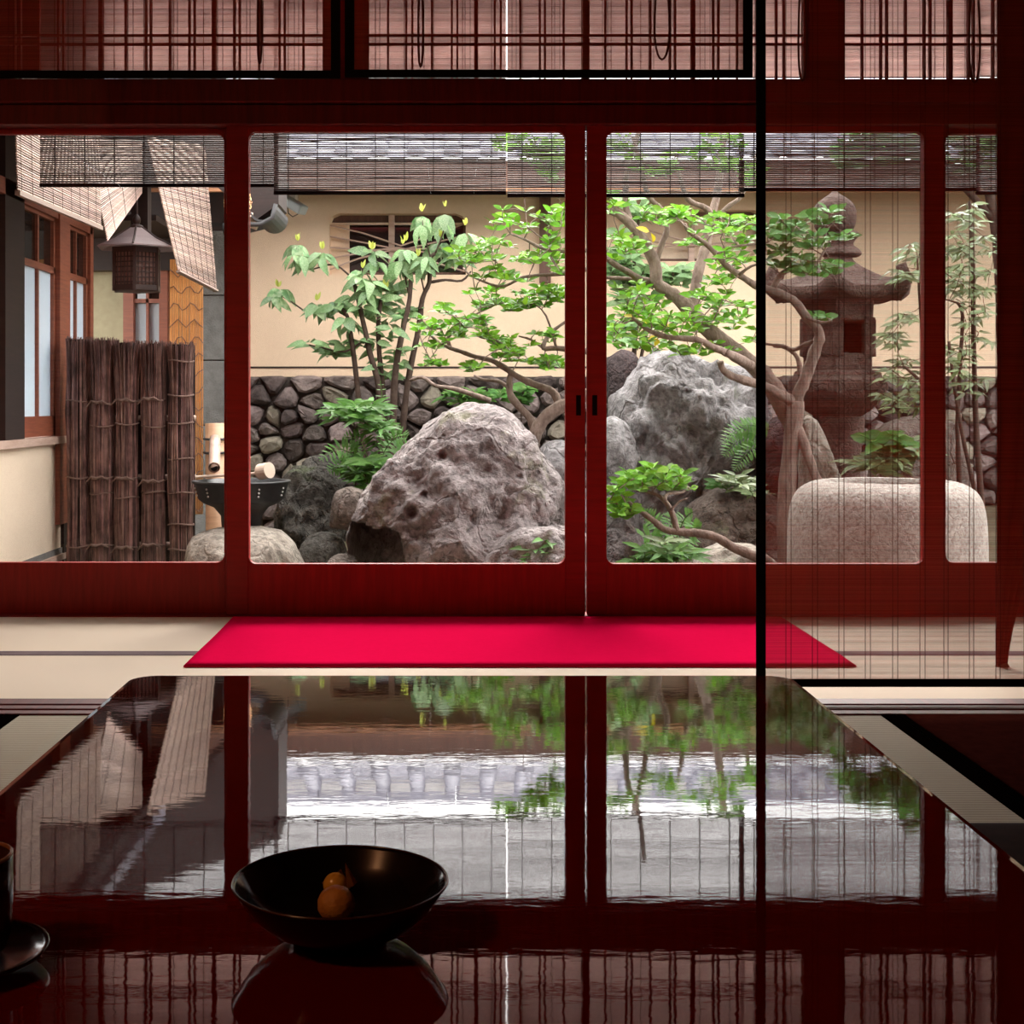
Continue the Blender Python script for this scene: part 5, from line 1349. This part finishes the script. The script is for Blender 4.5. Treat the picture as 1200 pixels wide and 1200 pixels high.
for (x, y, rx, ry, n) in ((730,180,30,22,7),(790,190,30,20,5),(850,180,34,24,8),(760,210,20,12,3),(880,200,16,20,4),(720,240,12,14,3)):
    D.pad(x, y, rx, ry, td+0.2, n, 0.07, 'small', 5)
for (x, y) in ((762,272),(783,383),(770,396),(742,372)):
    D.rosette(P(x, y, td-0.35), 2, 0.085, 'yellow', 1.0, 0.0)
D.done()

# small shrub growing against the wall, seen pale behind the big tree
random.seed(24)
S = Plant('wall_shrub', 'pale green leafy shrub against the wall behind the leaning tree limbs', 'bush', P(745,520,9.6), M['bark_dark'])
S.branch([(745,520),(742,430),(748,350),(742,290),(752,250)], 0.02, 0.008, 9.6, name='stem'); S.branch([(745,450),(760,380),(775,345),(790,320)], 0.014, 0.006, 9.6, name='stem')
for (x, y, rx, ry, n) in ((742,250,20,16,5),(722,300,14,30,5),(745,315,25,18,6),(780,322,20,10,4),(740,345,26,14,6),(800,330,14,8,3),(730,390,20,18,5)):
    S.pad(x, y, rx, ry, 9.6, n, 0.13, 'aucuba', 5, dd=0.12)
S.done()

# low crooked azalea at the front
random.seed(25)
ed = 6.7
E = Plant('low_azalea', 'low crooked branch with small leaf pads reaching left above the pale flat stone', 'bush', P(905,700,ed), M['bark'])
E.branch([(915,720),(905,666),(880,650),(860,642),(840,630),(820,625),(800,624),(780,621),(768,612),(752,600),(738,590),(733,583)], 0.030, 0.010, ed)
E.branch([(793,623),(788,602),(778,586),(765,578),(746,575)], 0.017, 0.006, ed, ed+.1); E.branch([(779,587),(782,579),(800,577),(806,570)], 0.010, 0.004, ed, ed+.1); E.branch([(786,598),(796,588),(806,584)], 0.008, 0.003, ed)
for (x, y, rx, ry, n) in ((748,567,24,8,8),(782,560,24,8,8),(765,556,30,8,6),(722,584,12,14,5),(732,602,12,8,4),(795,572,14,6,3)):
    E.pad(x, y, rx, ry, ed, n, 0.062, 'small', 6, dd=0.15)
E.done()

# ferns and small plants
random.seed(26)
def small_plant(name, label, cat, base, d, fronds=(), pads=(), stems=(), fm='fern', width=0.09, group=None):
    p = Plant(name, label, cat, P(*base, d), M['bark_dark'], group)
    for st in stems: p.branch(st, 0.006, 0.003, d, name='stem', n=5)
    for f in fronds: p.frond(f, d+random.uniform(-.05,.05), d+random.uniform(-.25,.0), width*random.uniform(0.8,1.15), M[fm])
    for (x, y, rx, ry, n, L, key, per) in pads: p.pad(x, y, rx, ry, d, n, L, key, per, dd=0.1, r=0.002, lift=0.2)
    p.done(160)
small_plant('fern', 'upright pale fern frond standing against the rubble stones', 'fern', (455,570), 8.6, [[(458,560),(455,520),(449,480),(446,446)],[(460,560),(462,520),(455,490)]], width=0.10)
small_plant('fern', 'bright green spreading fern between the mossy rock and the largest boulder', 'fern', (440,585), 8.25,
    [[(438,565),(415,535),(395,526),(374,540)],[(440,565),(428,530),(420,515),(402,512)],[(442,565),(450,530),(465,512),(478,512)],[(445,565),(465,535),(485,522),(505,520)],[(445,568),(470,545),(490,538),(508,540)],[(440,568),(420,548),(400,545),(384,552)]], width=0.10)
small_plant('leafy_plant', 'bright green narrow-leaved plant rising above the spreading fern', 'plant', (418,590), 8.2, pads=[(402,486,16,10,5,0.11,'narrow',8),(425,484,18,12,6,0.12,'narrow',8),(440,498,12,8,3,0.11,'narrow',8),(418,476,10,6,2,0.1,'narrow',7),(425,548,20,10,6,0.12,'narrow',8),(440,556,14,10,4,0.12,'narrow',8),(428,568,10,8,3,0.11,'narrow',7)], stems=[[(418,590),(416,540),(415,488)],[(425,590),(428,560),(430,545)]])
small_plant('leafy_plant', 'small leafy plant at the foot of the wall above the largest boulder', 'plant', (550,520), 9.5, pads=[(548,466,22,8,7,0.11,'narrow',8),(575,462,14,8,4,0.10,'dark',6),(610,462,12,10,4,0.1,'dark',6)], stems=[[(550,520),(548,470)],[(552,520),(575,465)],[(612,520),(610,462)]])
small_plant('leafy_plant', 'little bright green plant at the right foot of the largest boulder', 'plant', (640,690), 6.35, pads=[(634,640,14,7,4,0.095,'narrow',8),(645,652,16,6,4,0.085,'narrow',8),(622,655,10,5,2,0.07,'narrow',7)], stems=[[(640,690),(636,645)],[(642,690),(648,655)]])
small_plant('fern', 'green fern hanging over the blue-grey boulder beside the black blind edge', 'fern', (900,510), 8.0, [[(905,515),(880,502),(860,506),(846,520)],[(905,520),(878,512),(858,522),(848,535)],[(905,525),(882,525),(868,540),(860,552)],[(905,505),(885,498),(868,498)]], width=0.09)
small_plant('leafy_plant', 'pale-leaved plant drooping below the hanging fern on the grey boulder', 'plant', (890,600), 7.75, pads=[(862,566,16,8,4,0.10,'bamboo',7),(880,572,14,8,4,0.10,'bamboo',7),(842,570,8,6,2,0.08,'dark',5)], stems=[[(890,600),(880,575),(862,566)]])
small_plant('fern', 'small fern under the crooked low branch', 'fern', (780,680), 7.0, [[(785,655),(770,615),(755,598)],[(785,655),(800,612),(812,600)],[(780,655),(762,630),(748,632)],[(788,655),(805,625),(822,618)],[(784,655),(786,615),(790,600)]], width=0.09)
small_plant('leafy_plant', 'dark glossy plant with long leaves below the low azalea', 'plant', (778,720), 6.45, pads=[(770,646,16,7,4,0.11,'narrow',7),(795,650,16,6,4,0.11,'narrow',7),(752,656,12,4,2,0.12,'narrow',6),(785,638,10,6,2,0.09,'bamboo',6)], stems=[[(778,720),(772,650)],[(780,720),(794,652)]])
small_plant('leafy_plant', 'shaded shrub with long leaves between the basin and the stone lantern', 'plant', (1050,620), 7.5, pads=[(1025,545,22,10,6,0.13,'bamboo',7),(1055,538,22,12,6,0.13,'bamboo',7),(1040,520,20,10,4,0.13,'dark',6),(1070,525,14,10,4,0.13,'bamboo',7)], stems=[[(1050,620),(1030,550)],[(1052,620),(1058,540)]])
random.seed(28)
V = Plant('evergreen_tree', 'dark evergreen tree crown half hidden by the reed blind at the upper right', 'tree', P(1178,560,9.2), M['bark_dark'])
V.branch([(1178,600),(1176,450),(1172,320),(1160,230),(1140,170)], 0.05, 0.025, 9.2, 9.2, name='trunk')
V.branch([(1166,260),(1120,210),(1070,180),(1020,165)], 0.025, 0.010, 9.2, 9.1); V.branch([(1160,230),(1200,190),(1240,160)], 0.02, 0.008, 9.2, 9.1)
for (x, y, rx, ry, n) in ((1030,170,34,26,10),(1085,160,40,34,14),(1140,165,40,38,14),(1195,165,40,44,12),(1245,160,36,44,8),(1000,180,20,18,4)):
    V.pad(x, y, rx, ry, 9.15, n, 0.13, 'dark', 7, dd=0.3, r=0.005)
V.done()
random.seed(27)
nd_ = 7.9
N = Plant('nandina', 'tall slender-stemmed nandina with feathery leaves at the right edge of the garden', 'bush', P(1140,760,nd_), M['bark_dark'])
for px, r in (([(1162,760),(1157,655),(1146,592),(1130,520),(1118,450),(1112,400)],0.016),([(1160,760),(1150,590),(1144,500),(1141,400),(1140,300),(1136,236)],0.020),([(1128,760),(1124,560),(1122,500),(1125,430),(1128,370),(1122,355)],0.016),([(1112,760),(1108,560),(1102,480),(1082,450),(1060,430)],0.014),([(1110,560),(1085,420),(1078,360),(1075,300)],0.010),([(1122,355),(1112,352),(1098,348)],0.006)):
    N.branch(px, r, r*0.5, nd_+random.uniform(-.1,.1), name='stem')
for (x, y, rx, ry, n) in ((1140,280,26,34,10),(1125,330,26,26,9),(1148,380,20,30,8),(1122,420,24,20,7),(1116,300,14,30,5),(1150,330,16,20,5),(1070,292,14,16,4),(1056,322,16,9,4),(1064,372,18,9,4),(1050,396,16,9,4),(1060,440,24,22,9),(1044,470,18,13,6),(1074,466,14,14,5),(1130,250,20,14,4),(1140,450,22,18,4)):
    N.pad(x, y, rx, ry, nd_, n, 0.085, 'bamboo', 5, dd=0.2, r=0.0025, lift=-0.1)
N.done()
